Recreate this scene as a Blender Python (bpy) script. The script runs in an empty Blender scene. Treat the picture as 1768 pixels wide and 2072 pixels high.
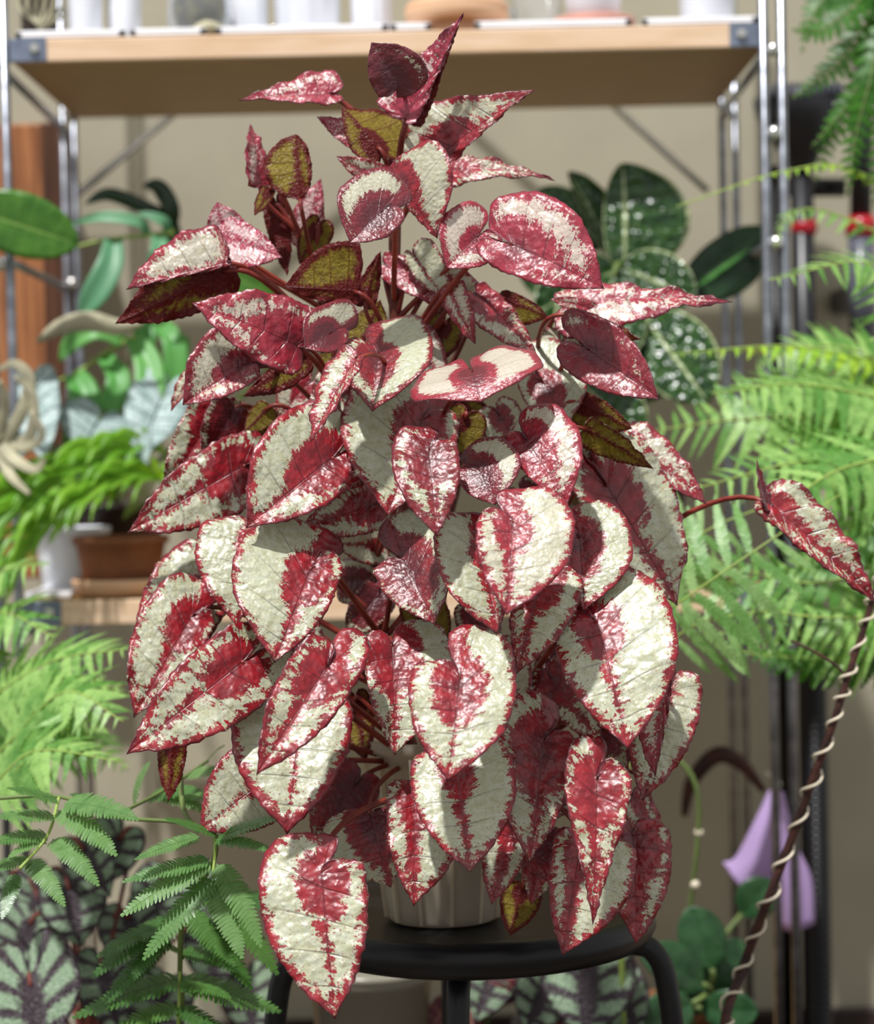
import bpy, math, random
import numpy as np
from mathutils import Vector, Matrix, noise

# ------------------------------------------------------------------ camera, world, sun, exposure
SC = bpy.context.scene
COL = SC.collection
F = 4450.0
CAMLOC = Vector((0.0, 0.0, 0.85))
CM = Matrix.Rotation(math.radians(90 - 1.72), 3, 'X') @ Matrix.Rotation(math.radians(-1.2), 3, 'Z')
RIGHT, UP, BACK = CM.col[0].copy(), CM.col[1].copy(), CM.col[2].copy()
cd = bpy.data.cameras.new('camera')
cd.sensor_fit = 'VERTICAL'
cd.sensor_height = 24.0
cd.lens = 24.0 * F / 2072.0
cd.dof.use_dof = True
cd.dof.focus_distance = 1.62
cd.dof.aperture_fstop = 3.1
cd.clip_end = 50
cam = bpy.data.objects.new('camera', cd)
COL.objects.link(cam)
cam.matrix_world = Matrix.Translation(CAMLOC) @ CM.to_4x4()
SC.camera = cam
SC.view_settings.view_transform = 'Standard'
SC.view_settings.look = 'None'
SC.view_settings.gamma = 1.0
SC.view_settings.use_curve_mapping = False
SC.view_settings.exposure = 0.5

world = bpy.data.worlds.new('daylight')
SC.world = world
world.use_nodes = True
wn = world.node_tree.nodes
wn['Background'].inputs['Color'].default_value = (0.985, 0.99, 1.0, 1)
wn['Background'].inputs['Strength'].default_value = 0.45

sd = bpy.data.lights.new('sun', 'SUN')
sd.energy = 3.2
sd.angle = math.radians(2.0)
sd.color = (1.0, 0.985, 0.97)
sun = bpy.data.objects.new('sun', sd)
COL.objects.link(sun)
SUND = Vector((0.22, 0.42, -0.88)).normalized()
sun.rotation_euler = SUND.to_track_quat('-Z', 'Y').to_euler()
sun.location = (-1, -1, 4)


def W(px, py, Y):
    """world point on the plane y = Y seen at pixel (px, py) of the photograph"""
    d = CM @ Vector(((px - 884.0) / F, (1036.0 - py) / F, -1.0))
    return CAMLOC + d * (Y / d.y)


# ------------------------------------------------------------------ helpers
WLOC = {}
rng = random.Random(7)


def tag(o, label=None, cat=None, group=None, kind=None):
    if label: o['label'] = label
    if cat: o['category'] = cat
    if group: o['group'] = group
    if kind: o['kind'] = kind
    return o


def empty(name, loc, label, cat, group=None):
    o = bpy.data.objects.new(name, None)
    o.empty_display_size = 0.02
    COL.objects.link(o)
    o.location = loc
    WLOC[o.name] = Vector(loc)
    return tag(o, label, cat, group)


def put(o, parent, origin):
    COL.objects.link(o)
    WLOC[o.name] = Vector(origin)
    if parent is not None:
        o.parent = parent
        o.matrix_parent_inverse = Matrix.Translation(-WLOC[parent.name])
    return o


def mesh_data(name, verts, faces, mats, smooth=True):
    me = bpy.data.meshes.new(name)
    me.from_pydata([tuple(v) for v in verts], [], faces)
    if not isinstance(mats, (list, tuple)):
        mats = [mats]
    for m in mats:
        me.materials.append(m)
    if smooth:
        me.polygons.foreach_set('use_smooth', [True] * len(me.polygons))
    me.update()
    return me


def mk(name, verts, faces, mat, parent=None, origin=None, smooth=True):
    vs = [Vector(v) for v in verts]
    if origin is None:
        lo = [min(v[i] for v in vs) for i in range(3)]
        hi = [max(v[i] for v in vs) for i in range(3)]
        origin = Vector(((lo[0] + hi[0]) / 2, (lo[1] + hi[1]) / 2, lo[2]))
    origin = Vector(origin)
    o = bpy.data.objects.new(name, mesh_data(name, [v - origin for v in vs], faces, mat, smooth))
    o.location = origin
    return put(o, parent, origin)


class MB:
    """collects pieces of one mesh"""
    def __init__(s):
        s.v = []; s.f = []

    def add(s, v, f):
        n = len(s.v)
        s.v += [Vector(p) for p in v]
        s.f += [tuple(i + n for i in q) for q in f]
        return s

    def box(s, c, size, rot=None, bev=0.0):
        hx, hy, hz = size[0] / 2, size[1] / 2, size[2] / 2
        b = min(bev, hx * .9, hy * .9, hz * .9)
        c = Vector(c)
        if b <= 0:
            pts = [Vector((x * hx, y * hy, z * hz)) for z in (-1, 1) for x, y in ((-1, -1), (1, -1), (1, 1), (-1, 1))]
            fs = [(3, 2, 1, 0), (4, 5, 6, 7)] + [(i, (i + 1) % 4, (i + 1) % 4 + 4, i + 4) for i in range(4)]
        else:
            rings = []
            for z, ins in ((-hz, b), (-hz + b, 0), (hz - b, 0), (hz, b)):
                rings.append([Vector((x * (hx - ins), y * (hy - ins), z)) for x, y in ((-1, -1), (1, -1), (1, 1), (-1, 1))])
            pts = [p for r in rings for p in r]
            fs = [(3, 2, 1, 0), (12, 13, 14, 15)]
            for k in range(3):
                fs += [(k * 4 + i, k * 4 + (i + 1) % 4, k * 4 + 4 + (i + 1) % 4, k * 4 + 4 + i) for i in range(4)]
        if rot is not None:
            pts = [rot @ p for p in pts]
        return s.add([p + c for p in pts], fs)

    def lathe(s, c, prof, n=32, cap0=False, cap1=False, sx=1, sy=1):
        c = Vector(c)
        v = []
        for r, z in prof:
            for i in range(n):
                a = 2 * math.pi * i / n
                v.append(c + Vector((r * math.cos(a) * sx, r * math.sin(a) * sy, z)))
        f = []
        for k in range(len(prof) - 1):
            for i in range(n):
                j = (i + 1) % n
                f.append((k * n + i, k * n + j, (k + 1) * n + j, (k + 1) * n + i))
        if cap0: f.append(tuple(reversed(range(n))))
        if cap1: f.append(tuple((len(prof) - 1) * n + i for i in range(n)))
        return s.add(v, f)

    def tube(s, pts, rad, n=8, caps=True):
        v, f = tube_vf(pts, rad, n, caps)
        return s.add(v, f)

    def build(s, name, mat, parent=None, origin=None, smooth=False):
        return mk(name, s.v, s.f, mat, parent, origin, smooth)


def tube_vf(pts, rad, n=8, caps=True):
    pts = [Vector(p) for p in pts]
    m = len(pts)
    rads = [rad] * m if not isinstance(rad, (list, tuple)) else rad
    v, f = [], []
    ref = None
    for i, p in enumerate(pts):
        t = (pts[min(i + 1, m - 1)] - pts[max(i - 1, 0)])
        if t.length < 1e-9: t = Vector((0, 0, 1))
        t.normalize()
        if ref is None:
            ref = Vector((1, 0, 0)) if abs(t.x) < .8 else Vector((0, 1, 0))
        ref = (ref - t * ref.dot(t))
        if ref.length < 1e-6: ref = t.orthogonal()
        ref.normalize()
        b = t.cross(ref)
        for k in range(n):
            a = 2 * math.pi * k / n
            v.append(p + (ref * math.cos(a) + b * math.sin(a)) * rads[i])
    for i in range(m - 1):
        for k in range(n):
            j = (k + 1) % n
            f.append((i * n + k, i * n + j, (i + 1) * n + j, (i + 1) * n + k))
    if caps:
        f.append(tuple(reversed(range(n))))
        f.append(tuple((m - 1) * n + k for k in range(n)))
    return v, f


def spline(pts, n):
    """Catmull-Rom through pts, n samples"""
    P = [Vector(p) for p in pts]
    P = [P[0] * 2 - P[1]] + P + [P[-1] * 2 - P[-2]]
    out = []
    m = len(P) - 3
    for i in range(n):
        u = i / (n - 1) * m
        k = min(int(u), m - 1)
        t = u - k
        a, b, c, d = P[k:k + 4]
        out.append(0.5 * ((2 * b) + (c - a) * t + (2 * a - 5 * b + 4 * c - d) * t * t + (3 * b - a - 3 * c + d) * t ** 3))
    return out


# ------------------------------------------------------------------ materials
def s2l(c):
    return tuple(((x / 255) / 12.92 if x / 255 <= .04045 else ((x / 255 + .055) / 1.055) ** 2.4) for x in c)


class NT:
    def __init__(s, name):
        s.m = bpy.data.materials.new(name)
        s.m.use_nodes = True
        s.t = s.m.node_tree
        s.t.nodes.clear()
        s.out = s.n('ShaderNodeOutputMaterial')

    def n(s, typ, **kw):
        nd = s.t.nodes.new(typ)
        for k, v in kw.items(): setattr(nd, k, v)
        return nd

    def l(s, a, b): s.t.links.new(a, b)

    def setin(s, sock, v):
        if isinstance(v, bpy.types.NodeSocket): s.l(v, sock)
        elif isinstance(v, (tuple, list)) and len(v) == 3 and sock.type == 'RGBA': sock.default_value = (*v, 1)
        else: sock.default_value = v

    def math(s, op, a, b=0.0, c=0.0, clamp=False):
        nd = s.n('ShaderNodeMath', operation=op, use_clamp=clamp)
        for i, v in enumerate((a, b, c)): s.setin(nd.inputs[i], v)
        return nd.outputs[0]

    def mix(s, fac, a, b, blend='MIX'):
        nd = s.n('ShaderNodeMix', data_type='RGBA', blend_type=blend)
        s.setin(nd.inputs[0], fac); s.setin(nd.inputs[6], a); s.setin(nd.inputs[7], b)
        return nd.outputs[2]

    def sstep(s, v, lo, hi):
        nd = s.n('ShaderNodeMapRange', interpolation_type='SMOOTHSTEP')
        s.setin(nd.inputs['Value'], v)
        nd.inputs['From Min'].default_value = lo; nd.inputs['From Max'].default_value = hi
        return nd.outputs[0]

    def noise(s, vec, scale, detail=3, rough=.55):
        nd = s.n('ShaderNodeTexNoise')
        nd.inputs['Scale'].default_value = scale
        nd.inputs['Detail'].default_value = detail
        nd.inputs['Roughness'].default_value = rough
        if vec is not None: s.l(vec, nd.inputs['Vector'])
        return nd.outputs['Fac']

    def vor(s, vec, scale, feature='F1'):
        nd = s.n('ShaderNodeTexVoronoi', feature=feature)
        nd.inputs['Scale'].default_value = scale
        if vec is not None: s.l(vec, nd.inputs['Vector'])
        return nd.outputs['Distance']

    def mapping(s, vec, scale=(1, 1, 1), rot=(0, 0, 0)):
        nd = s.n('ShaderNodeMapping')
        s.l(vec, nd.inputs['Vector'])
        nd.inputs['Scale'].default_value = scale
        nd.inputs['Rotation'].default_value = rot
        return nd.outputs[0]

    def bump(s, h, strength=.5, dist=.002):
        nd = s.n('ShaderNodeBump')
        nd.inputs['Strength'].default_value = strength
        s.setin(nd.inputs['Distance'], dist)
        s.l(h, nd.inputs['Height'])
        return nd.outputs[0]

    def bsdf(s, col, rough=.5, spec=.5, metal=0.0, normal=None, **kw):
        nd = s.n('ShaderNodeBsdfPrincipled')
        s.setin(nd.inputs['Base Color'], col)
        s.setin(nd.inputs['Roughness'], rough)
        s.setin(nd.inputs['Specular IOR Level'], spec)
        s.setin(nd.inputs['Metallic'], metal)
        if normal is not None: s.l(normal, nd.inputs['Normal'])
        for k, v in kw.items(): s.setin(nd.inputs[k.replace('_', ' ')], v)
        return nd

    def done(s, bs, transl=None, tfac=.2):
        if transl is not None:
            tr = s.n('ShaderNodeBsdfTranslucent')
            s.setin(tr.inputs['Color'], transl)
            mx = s.n('ShaderNodeMixShader')
            mx.inputs[0].default_value = tfac
            s.l(bs.outputs[0], mx.inputs[1]); s.l(tr.outputs[0], mx.inputs[2])
            s.l(mx.outputs[0], s.out.inputs[0])
        else:
            s.l(bs.outputs[0], s.out.inputs[0])
        return s.m


def flat_mat(name, rgb, rough=.5, spec=.5, metal=0.0, var=.12, scale=14, bump=0.0, stretch=(1, 1, 1), rgb2=None, transl=0, **kw):
    t = NT(name)
    tc = t.n('ShaderNodeTexCoord').outputs['Object']
    vec = t.mapping(tc, stretch)
    nz = t.noise(vec, scale, 4)
    a = s2l(rgb)
    b = s2l(rgb2) if rgb2 else tuple(x * (1 - var * 2.2) for x in a)
    col = t.mix(t.sstep(nz, .3, .7), a, b)
    nrm = t.bump(nz, bump, .004) if bump else None
    bs = t.bsdf(col, rough, spec, metal, nrm, **kw)
    return t.done(bs, col if transl else None, transl)


def leafy_mat(name, rgb, rgb2, rough=.4, spec=.5, transl=.3, tcol=None, vein=None, nlat=8, vscale=.25, bump=.3):
    """leaf with lateral veins; uses the maps 'flat' (leaf units) and 'st' (row, cross)"""
    t = NT(name)
    uv = t.n('ShaderNodeUVMap', uv_map='flat').outputs[0]
    st = t.n('ShaderNodeUVMap', uv_map='st').outputs[0]
    sp = t.n('ShaderNodeSeparateXYZ'); t.l(st, sp.inputs[0])
    nz = t.noise(uv, 5, 4)
    col = t.mix(t.sstep(nz, .3, .7), s2l(rgb), s2l(rgb2))
    fr = t.math('PINGPONG', t.math('MULTIPLY', sp.outputs[0], nlat), .5)
    line = t.math('SUBTRACT', 1.0, t.sstep(fr, .0, .10))
    mid = t.math('SUBTRACT', 1.0, t.sstep(t.math('ABSOLUTE', sp.outputs[1]), .015, .05))
    vn = t.math('MAXIMUM', mid, t.math('MULTIPLY', line, vscale))
    if vein: col = t.mix(vn, col, s2l(vein))
    h = t.math('ADD', t.math('MULTIPLY', vn, -.7), t.math('MULTIPLY', t.vor(uv, 22), -.5))
    bs = t.bsdf(col, rough, spec, 0, t.bump(h, bump, .003))
    return t.done(bs, s2l(tcol) if tcol else col, transl)


M = {}
M['wall'] = flat_mat('wall_paint', (178, 171, 150), .8, .2, var=.05, scale=6, bump=.05)
M['floor'] = flat_mat('floor_boards', (96, 84, 70), .5, .3, var=.2, scale=5, stretch=(1, 12, 1))
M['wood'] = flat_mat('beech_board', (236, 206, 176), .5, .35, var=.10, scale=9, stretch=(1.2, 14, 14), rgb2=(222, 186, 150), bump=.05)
M['boardshade'] = flat_mat('shaded_tan_board', (166, 134, 88), .55, .3, var=.1, scale=9, stretch=(1.2, 14, 14), rgb2=(150, 118, 74))  # darker tan puts the shade under the shelves into the board colour
M['redwood'] = flat_mat('orange_wood', (176, 116, 72), .5, .35, scale=8, stretch=(14, 14, 1), rgb2=(128, 78, 46), bump=.05)
M['palewood'] = flat_mat('pale_turned_wood', (226, 186, 150), .55, .3, scale=10, stretch=(1, 1, 8), rgb2=(208, 160, 122))
M['steel'] = flat_mat('galvanised_steel', (168, 172, 182), .32, .5, .9, var=.18, scale=60)
M['bracket'] = flat_mat('bracket_zinc', (138, 148, 168), .45, .5, .6, var=.2, scale=40)
M['bolt'] = flat_mat('bolt_chrome', (220, 220, 215), .2, .5, .95, var=.05)
M['white'] = flat_mat('white_ceramic', (236, 238, 244), .25, .5, var=.03)
M['whitemat'] = flat_mat('white_tray_plastic', (240, 240, 244), .4, .4, var=.04)
M['moss'] = flat_mat('moss_bark', (120, 112, 52), .9, .1, var=.35, scale=90, bump=.8, rgb2=(52, 44, 26))
M['soil'] = flat_mat('dark_soil', (62, 44, 32), .95, .1, var=.3, scale=120, bump=.8)
M['terracotta'] = flat_mat('terracotta', (150, 96, 66), .75, .2, var=.15, scale=18, bump=.1)
M['darkpot'] = flat_mat('dark_brown_glaze', (58, 42, 36), .4, .5, var=.2, scale=20)
M['blackmetal'] = flat_mat('black_enamel', (20, 20, 22), .34, .3, 0, var=.1, scale=30)
M['blackplastic'] = flat_mat('black_plastic', (30, 30, 36), .35, .5, 0, var=.15, scale=20)
M['greyplastic'] = flat_mat('grey_plastic', (96, 98, 112), .3, .5, 0, var=.15, scale=20)
M['redplastic'] = flat_mat('red_plastic', (170, 16, 34), .3, .5, 0, var=.05)
M['lilac'] = flat_mat('lilac_cloth', (204, 176, 226), .8, .1, var=.04, scale=200, transl=.25)
M['twig'] = flat_mat('dark_brown_stem', (78, 46, 38), .6, .3, var=.3, scale=60, bump=.3, rgb2=(46, 28, 26))
M['wire'] = flat_mat('cream_wire', (226, 214, 190), .35, .5, 0, var=.05)
M['dry'] = flat_mat('dry_airplant', (206, 200, 170), .8, .2, var=.15, scale=30, transl=.2)
M['petiole'] = flat_mat('red_brown_petiole', (160, 66, 50), .42, .5, var=.2, scale=40, rgb2=(112, 34, 30), transl=.12)
M['stem'] = flat_mat('brown_cane', (124, 62, 46), .55, .4, var=.25, scale=50, rgb2=(84, 34, 30), bump=.3)
M['rachis'] = flat_mat('pale_green_rachis', (162, 188, 92), .5, .4, var=.1)
M['gstem'] = flat_mat('olive_green_stem', (110, 130, 70), .5, .4, var=.15)
M['tub'] = flat_mat('milky_tub', (176, 170, 154), .25, .5, var=.04, transl=.4)

# ------------------------------------------------------------------ leaf blades
HEART = [(0.012, -0.02, 0), (0.03, -.42, 1), (0.13, -.86, 1), (0.37, -1.03, 1), (0.66, -.96, 1), (0.90, -.64, 1), (1.02, -.2, 1), (1.05, .13, 0),
         (1.02, .30, 0), (0.92, .46, 0), (0.74, .62, 0), (0.49, .77, 0), (0.245, .88, 0), (0.085, .95, 0), (0.0, 1.0, 0)]
OVAL = [(0.0, 0.0, 0), (0.16, .02, 0), (0.45, .07, 0), (0.75, .18, 0), (0.95, .34, 0), (1.0, .5, 0), (0.93, .66, 0),
        (0.72, .82, 0), (0.42, .93, 0), (0.16, .985, 0), (0.0, 1.0, 0)]


ACUM = HEART[:7] + [(1.03, .08, 0), (0.93, .22, 0), (0.74, .38, 0), (0.52, .54, 0), (0.33, .69, 0), (0.18, .82, 0), (0.08, .92, 0), (0.0, 1.0, 0)]


def half_outline(shape, w, lb, ns, jit, seed, wrap=0.0):
    P = [Vector((x * w, y * lb if k else y, 0)) for x, y, k in shape]
    if wrap:
        P[1].x = -wrap * .75 * w; P[2].x = -wrap * w; P[3].x -= wrap * .5 * w
    c = spline(P, 160)
    d = [0.0]
    for i in range(1, len(c)): d.append(d[-1] + (c[i] - c[i - 1]).length)
    tot = d[-1]
    out = []
    k = 0
    for i in range(ns):
        q = tot * i / (ns - 1)
        while k < len(d) - 2 and d[k + 1] < q: k += 1
        t = (q - d[k]) / max(1e-9, d[k + 1] - d[k])
        out.append(c[k].lerp(c[k + 1], t))
    if jit:
        for i in range(1, ns - 1):
            t = (out[i + 1] - out[i - 1]).normalized()
            nrm = Vector((t.y, -t.x, 0))
            j = jit * (noise.noise(Vector((i * .55, seed * 7.3, w))) + .6 * (1 if i % 2 else -1) * .5)
            fade = min(1, i / 4) * min(1, (ns - 1 - i) / 4)
            out[i] = out[i] + nrm * j * fade
            if not wrap: out[i].x = max(out[i].x, 0.001)
    return out, c


def leaf_blade(name, mats, parent, B, T, wl, wr, Y, p=22, r=0, fold=10, curl=22, dome=12, lb=.3, shape=HEART, ns=40, nt=10,
               rd=.22, hm=.075, mw=.062, pink=0.0, dark=0.0, back=False, ruf=.024, jit=.014, s0=.36, thick=.0007, quilt=.006,
               twist=0.0, nlat=7, seed=None):
    """B, T: pixels of the petiole joint and the tip; wl, wr: widths in pixels to either side of the line B-T
    (left and right of travel); Y: distance of the joint; p: lean of the tip towards the viewer; r: roll about the midrib"""
    if seed is None: seed = rng.random() * 90
    rr = random.Random(int(seed * 1000))
    mpp = Y / F
    ax, ay = T[0] - B[0], -(T[1] - B[1])
    Lp = math.hypot(ax, ay)
    ax, ay = ax / Lp, ay / Lp
    img_axis = RIGHT * ax + UP * ay
    img_left = RIGHT * (-ay) + UP * ax
    pr = math.radians(p)
    a = (img_axis * math.cos(pr) + BACK * math.sin(pr)).normalized()
    n0 = (BACK - a * BACK.dot(a)).normalized()
    n = Matrix.Rotation(math.radians(r + (180 if back else 0)), 3, a) @ n0
    l = n.cross(a)
    L = Lp * mpp / max(.25, math.cos(pr))
    lbs = lb if isinstance(lb, tuple) else (lb, lb)
    base = W(B[0], B[1], Y)
    k = math.radians(curl)
    chord = math.sin(k / 2) / (k / 2) if abs(k) > 1e-4 else 1
    verts, uvf, uvs, pat, idx = [], [], [], [], {}
    outs, polys, hw = {}, [], {}
    fo = math.radians(fold)
    for sgn in (1, -1):
        lat = l * sgn * math.cos(fo) + n * math.sin(fo)
        pj = lat.dot(img_left)
        wpx = wl if pj > 0 else wr
        wt = 1.04 * wpx * mpp / max(.38, abs(pj)) / L
        hw[sgn] = wt
        la, lo = (lbs[0], lbs[1]) if pj > 0 else (lbs[1], lbs[0])
        o, c = half_outline(shape, wt, la, ns, jit, seed + sgn, .30 if (la > 1.8 * lo and la > .2 and shape is not OVAL) else 0.0)
        outs[sgn] = o
        polys.append(np.array([[q.x * sgn, q.y] for q in c]))
    if twist == 0: twist = rr.uniform(-6, 6)
    tw = math.radians(twist)
    off = (rr.uniform(0, 50), rr.uniform(0, 50))
    allpoly = np.vstack(polys)
    faces = []
    ph = rr.uniform(0, 6)
    for sgn in (1, -1):
        for i in range(ns):
            s = i / (ns - 1)
            m = outs[sgn][i]
            my = max(0.0, (s - s0) / (1 - s0)) if s0 > 0 else s
            for j in range(nt + 1):
                t = j / nt
                if j == 0: key = ('m', round(my, 6))
                elif i == ns - 1: key = ('m', 1.0)
                else: key = (sgn, i, j)
                if key in idx:
                    idx[(sgn, i, j)] = idx[key]
                    continue
                bow = .06 * math.sin(math.pi * t) * (1 if s > s0 else s / max(s0, 1e-6))
                x = m.x * t
                y = my + (m.y - my) * t - bow * t * hw[sgn]
                xn = min(1.2, x / hw[sgn])
                # shape in depth: fold along the midrib, drooping halves, ruffled margin, quilting between veins
                th = fo - math.radians(dome) * xn * .5
                lx, lz = x * math.cos(th), x * math.sin(th)
                lz += ruf * t ** 3 * (math.sin(s * 31 + ph + sgn) + .6 * math.sin(s * 17 + ph * 2)) * min(1, 6 * (1 - s))
                q = math.sin(math.pi * ((s * nlat) % 1.0)) * math.sin(math.pi * min(1, t * 1.02))
                lz += quilt * (q - .5) * (1 - .5 * t)
                lz += quilt * 1.4 * noise.noise(Vector((x * 11 * sgn + off[0], y * 11 + off[1], 0)))
                cx, cz = sgn * lx * math.cos(tw * y) - lz * math.sin(tw * y), sgn * lx * math.sin(tw * y) + lz * math.cos(tw * y)
                if abs(k) > 1e-4 and y > 0:
                    yy, zz, an = math.sin(k * y) / k, -(1 - math.cos(k * y)) / k, k * y
                else:
                    yy, zz, an = y, 0, 0
                py_, pz_ = yy + cz * math.sin(an), zz + cz * math.cos(an)
                ch, sh = math.cos(k / 2), math.sin(k / 2)
                Y2, Z2 = (py_ * ch - pz_ * sh) / chord, (py_ * sh + pz_ * ch) / chord
                P = (l * cx + a * Y2 + n * Z2) * L
                idx[key] = idx[(sgn, i, j)] = len(verts)
                verts.append(P)
                uvf.append((sgn * x + off[0], y + off[1]))
                uvs.append((s, sgn * t))
                e = float(np.sqrt(((allpoly - np.array([sgn * x, y])) ** 2).sum(1)).min())
                c1 = rd * .84 - math.hypot(x * 1.05, (y - .04) * (.62 if y > 0 else .95))
                c2 = hm * .62 * (1 - .55 * max(0, y)) - x
                zone = max(c1, c2, mw * .7 * (1 + .5 * s) - e)
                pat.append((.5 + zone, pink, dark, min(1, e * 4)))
        for i in range(ns - 1):
            for j in range(nt):
                q = [idx[(sgn, i, j)], idx[(sgn, i, j + 1)], idx[(sgn, i + 1, j + 1)], idx[(sgn, i + 1, j)]]
                qq = []
                for v in q:
                    if v not in qq: qq.append(v)
                if len(qq) < 3: continue
                faces.append(tuple(qq) if sgn < 0 else tuple(reversed(qq)))
    me = mesh_data(name, verts, faces, mats)
    li = np.zeros(len(me.loops), dtype=np.int32)
    me.loops.foreach_get('vertex_index', li)
    for nm, arr in (('flat', uvf), ('st', uvs)):
        ul = me.uv_layers.new(name=nm)
        ul.data.foreach_set('uv', np.array(arr, dtype=np.float32)[li].ravel())
    ca = me.attributes.new('pat', 'FLOAT_COLOR', 'POINT')
    ca.data.foreach_set('color', np.array(pat, dtype=np.float32).ravel())
    sa = me.attributes.new('lsize', 'FLOAT', 'POINT')
    sa.data.foreach_set('value', np.full(len(verts), L, dtype=np.float32))
    o = bpy.data.objects.new(name, me)
    o.location = base
    put(o, parent, base)
    if thick:
        md = o.modifiers.new('thickness', 'SOLIDIFY')
        md.thickness = thick
        md.offset = -1
        md.material_offset = 1 if len(me.materials) > 1 else 0
        md.material_offset_rim = 0
    return o, base, a, n, L


# ------------------------------------------------------------------ begonia leaf materials
def begonia_mats():
    t = NT('begonia_upper')
    uv = t.n('ShaderNodeUVMap', uv_map='flat').outputs[0]
    st = t.n('ShaderNodeUVMap', uv_map='st').outputs[0]
    at = t.n('ShaderNodeAttribute', attribute_name='pat')
    sc = t.n('ShaderNodeSeparateColor'); t.l(at.outputs['Color'], sc.inputs[0])
    zone = t.math('SUBTRACT', sc.outputs[0], .5)
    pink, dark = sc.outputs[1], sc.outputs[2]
    sp = t.n('ShaderNodeSeparateXYZ'); t.l(st, sp.inputs[0])
    streak = t.noise(t.mapping(st, (34, 3.2, 1)), 1.0, 3, .6)
    big = t.noise(uv, 6, 2)
    fine = t.noise(uv, 55, 3, .7)
    v = t.math('ADD', zone, t.math('MULTIPLY', t.math('SUBTRACT', streak, .5), t.math('ADD', .26, t.math('MULTIPLY', pink, .14))))
    v = t.math('ADD', v, t.math('MULTIPLY', t.math('SUBTRACT', big, .5), .10))
    v = t.math('ADD', v, t.math('MULTIPLY', t.math('SUBTRACT', fine, .5), t.math('ADD', .17, t.math('MULTIPLY', pink, .12))))
    lace = t.math('MULTIPLY', t.math('SUBTRACT', t.noise(uv, 26, 2, .6), .5), t.math('ADD', t.math('MULTIPLY', pink, .42), t.math('MULTIPLY', dark, .30)))
    v = t.math('ADD', v, lace)
    v = t.math('ADD', v, t.math('MULTIPLY', pink, .03))
    mask = t.sstep(v, -.012, .014)
    silver = t.mix(t.sstep(t.noise(uv, 14, 3), .35, .7), s2l((198, 202, 178)), s2l((182, 184, 148)))
    silver = t.mix(pink, silver, s2l((222, 190, 190)))
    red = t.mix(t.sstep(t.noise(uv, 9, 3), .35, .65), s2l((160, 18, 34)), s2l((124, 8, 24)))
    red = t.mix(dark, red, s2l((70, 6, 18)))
    red = t.mix(t.math('MULTIPLY', pink, .75), red, s2l((176, 56, 84)))
    red = t.mix(t.math('MULTIPLY', t.sstep(zone, .10, .30), .65), red, s2l((66, 6, 20)))
    edge = at.outputs['Alpha']
    rimd = t.math('SUBTRACT', 1.0, t.sstep(t.math('ADD', edge, t.math('MULTIPLY', t.math('SUBTRACT', fine, .5), .08)), .02, .09))
    red = t.mix(t.math('MULTIPLY', rimd, .6), red, s2l((64, 10, 34)))
    spk = t.math('MULTIPLY', t.sstep(v, -.18, -.02), t.sstep(fine, .56, .66))
    mask2 = t.math('MAXIMUM', mask, t.math('MULTIPLY', spk, .75))
    col = t.mix(mask2, silver, red)
    # veins
    fr = t.math('PINGPONG', t.math('MULTIPLY', sp.outputs[0], 7.0), .5)
    line = t.math('SUBTRACT', 1.0, t.sstep(fr, .008, .05))
    mid = t.math('SUBTRACT', 1.0, t.sstep(t.math('ABSOLUTE', sp.outputs[1]), .004, .022))
    linew = t.math('MULTIPLY', line, t.math('SUBTRACT', .95, t.math('ABSOLUTE', sp.outputs[1]), clamp=True))
    vn = t.math('MAXIMUM', t.math('MULTIPLY', mid, .75), linew, clamp=True)
    vcol = t.mix(.6, col, s2l((62, 12, 26)))
    col = t.mix(vn, col, vcol)
    vo = t.vor(t.mapping(uv, (1, 1.25, 1)), 13, 'SMOOTH_F1')
    vo2 = t.vor(uv, 30, 'SMOOTH_F1')
    h = t.math('ADD', t.math('MULTIPLY', vo, -1.0), t.math('MULTIPLY', vn, -.45))
    h = t.math('ADD', h, t.math('MULTIPLY', vo2, -.35))
    h = t.math('ADD', h, t.math('MULTIPLY', fine, .05))
    nrm = t.bump(h, .5, t.math('MULTIPLY', t.n('ShaderNodeAttribute', attribute_name='lsize').outputs['Fac'], .036))
    rough = t.math('ADD', .30, t.math('MULTIPLY', t.noise(uv, 20, 2), .16))
    bs = t.bsdf(col, rough, .8, 0, nrm, Sheen_Weight=.2, Sheen_Roughness=.35, Coat_Weight=.14, Coat_Roughness=.34)
    up = t.done(bs, col, .14)

    t = NT('begonia_underside')
    uv = t.n('ShaderNodeUVMap', uv_map='flat').outputs[0]
    st = t.n('ShaderNodeUVMap', uv_map='st').outputs[0]
    at = t.n('ShaderNodeAttribute', attribute_name='pat')
    sc = t.n('ShaderNodeSeparateColor'); t.l(at.outputs['Color'], sc.inputs[0])
    zone = t.math('SUBTRACT', sc.outputs[0], .5)
    sp = t.n('ShaderNodeSeparateXYZ'); t.l(st, sp.inputs[0])
    fine = t.noise(uv, 40, 3, .7)
    v = t.math('ADD', zone, t.math('MULTIPLY', t.math('SUBTRACT', t.noise(t.mapping(st, (30, 4, 1)), 1, 3), .5), .22))
    v = t.math('ADD', v, t.math('MULTIPLY', t.math('SUBTRACT', fine, .5), .1))
    mask = t.sstep(v, -.035, .03)
    olive = t.mix(t.sstep(t.noise(uv, 12, 3), .35, .7), s2l((156, 140, 50)), s2l((116, 92, 40)))
    ve = t.vor(uv, 26, 'DISTANCE_TO_EDGE')
    net = t.math('SUBTRACT', 1.0, t.sstep(ve, .0, .07))
    fr = t.math('PINGPONG', t.math('MULTIPLY', sp.outputs[0], 7.0), .5)
    line = t.math('SUBTRACT', 1.0, t.sstep(fr, .01, .07))
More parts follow.
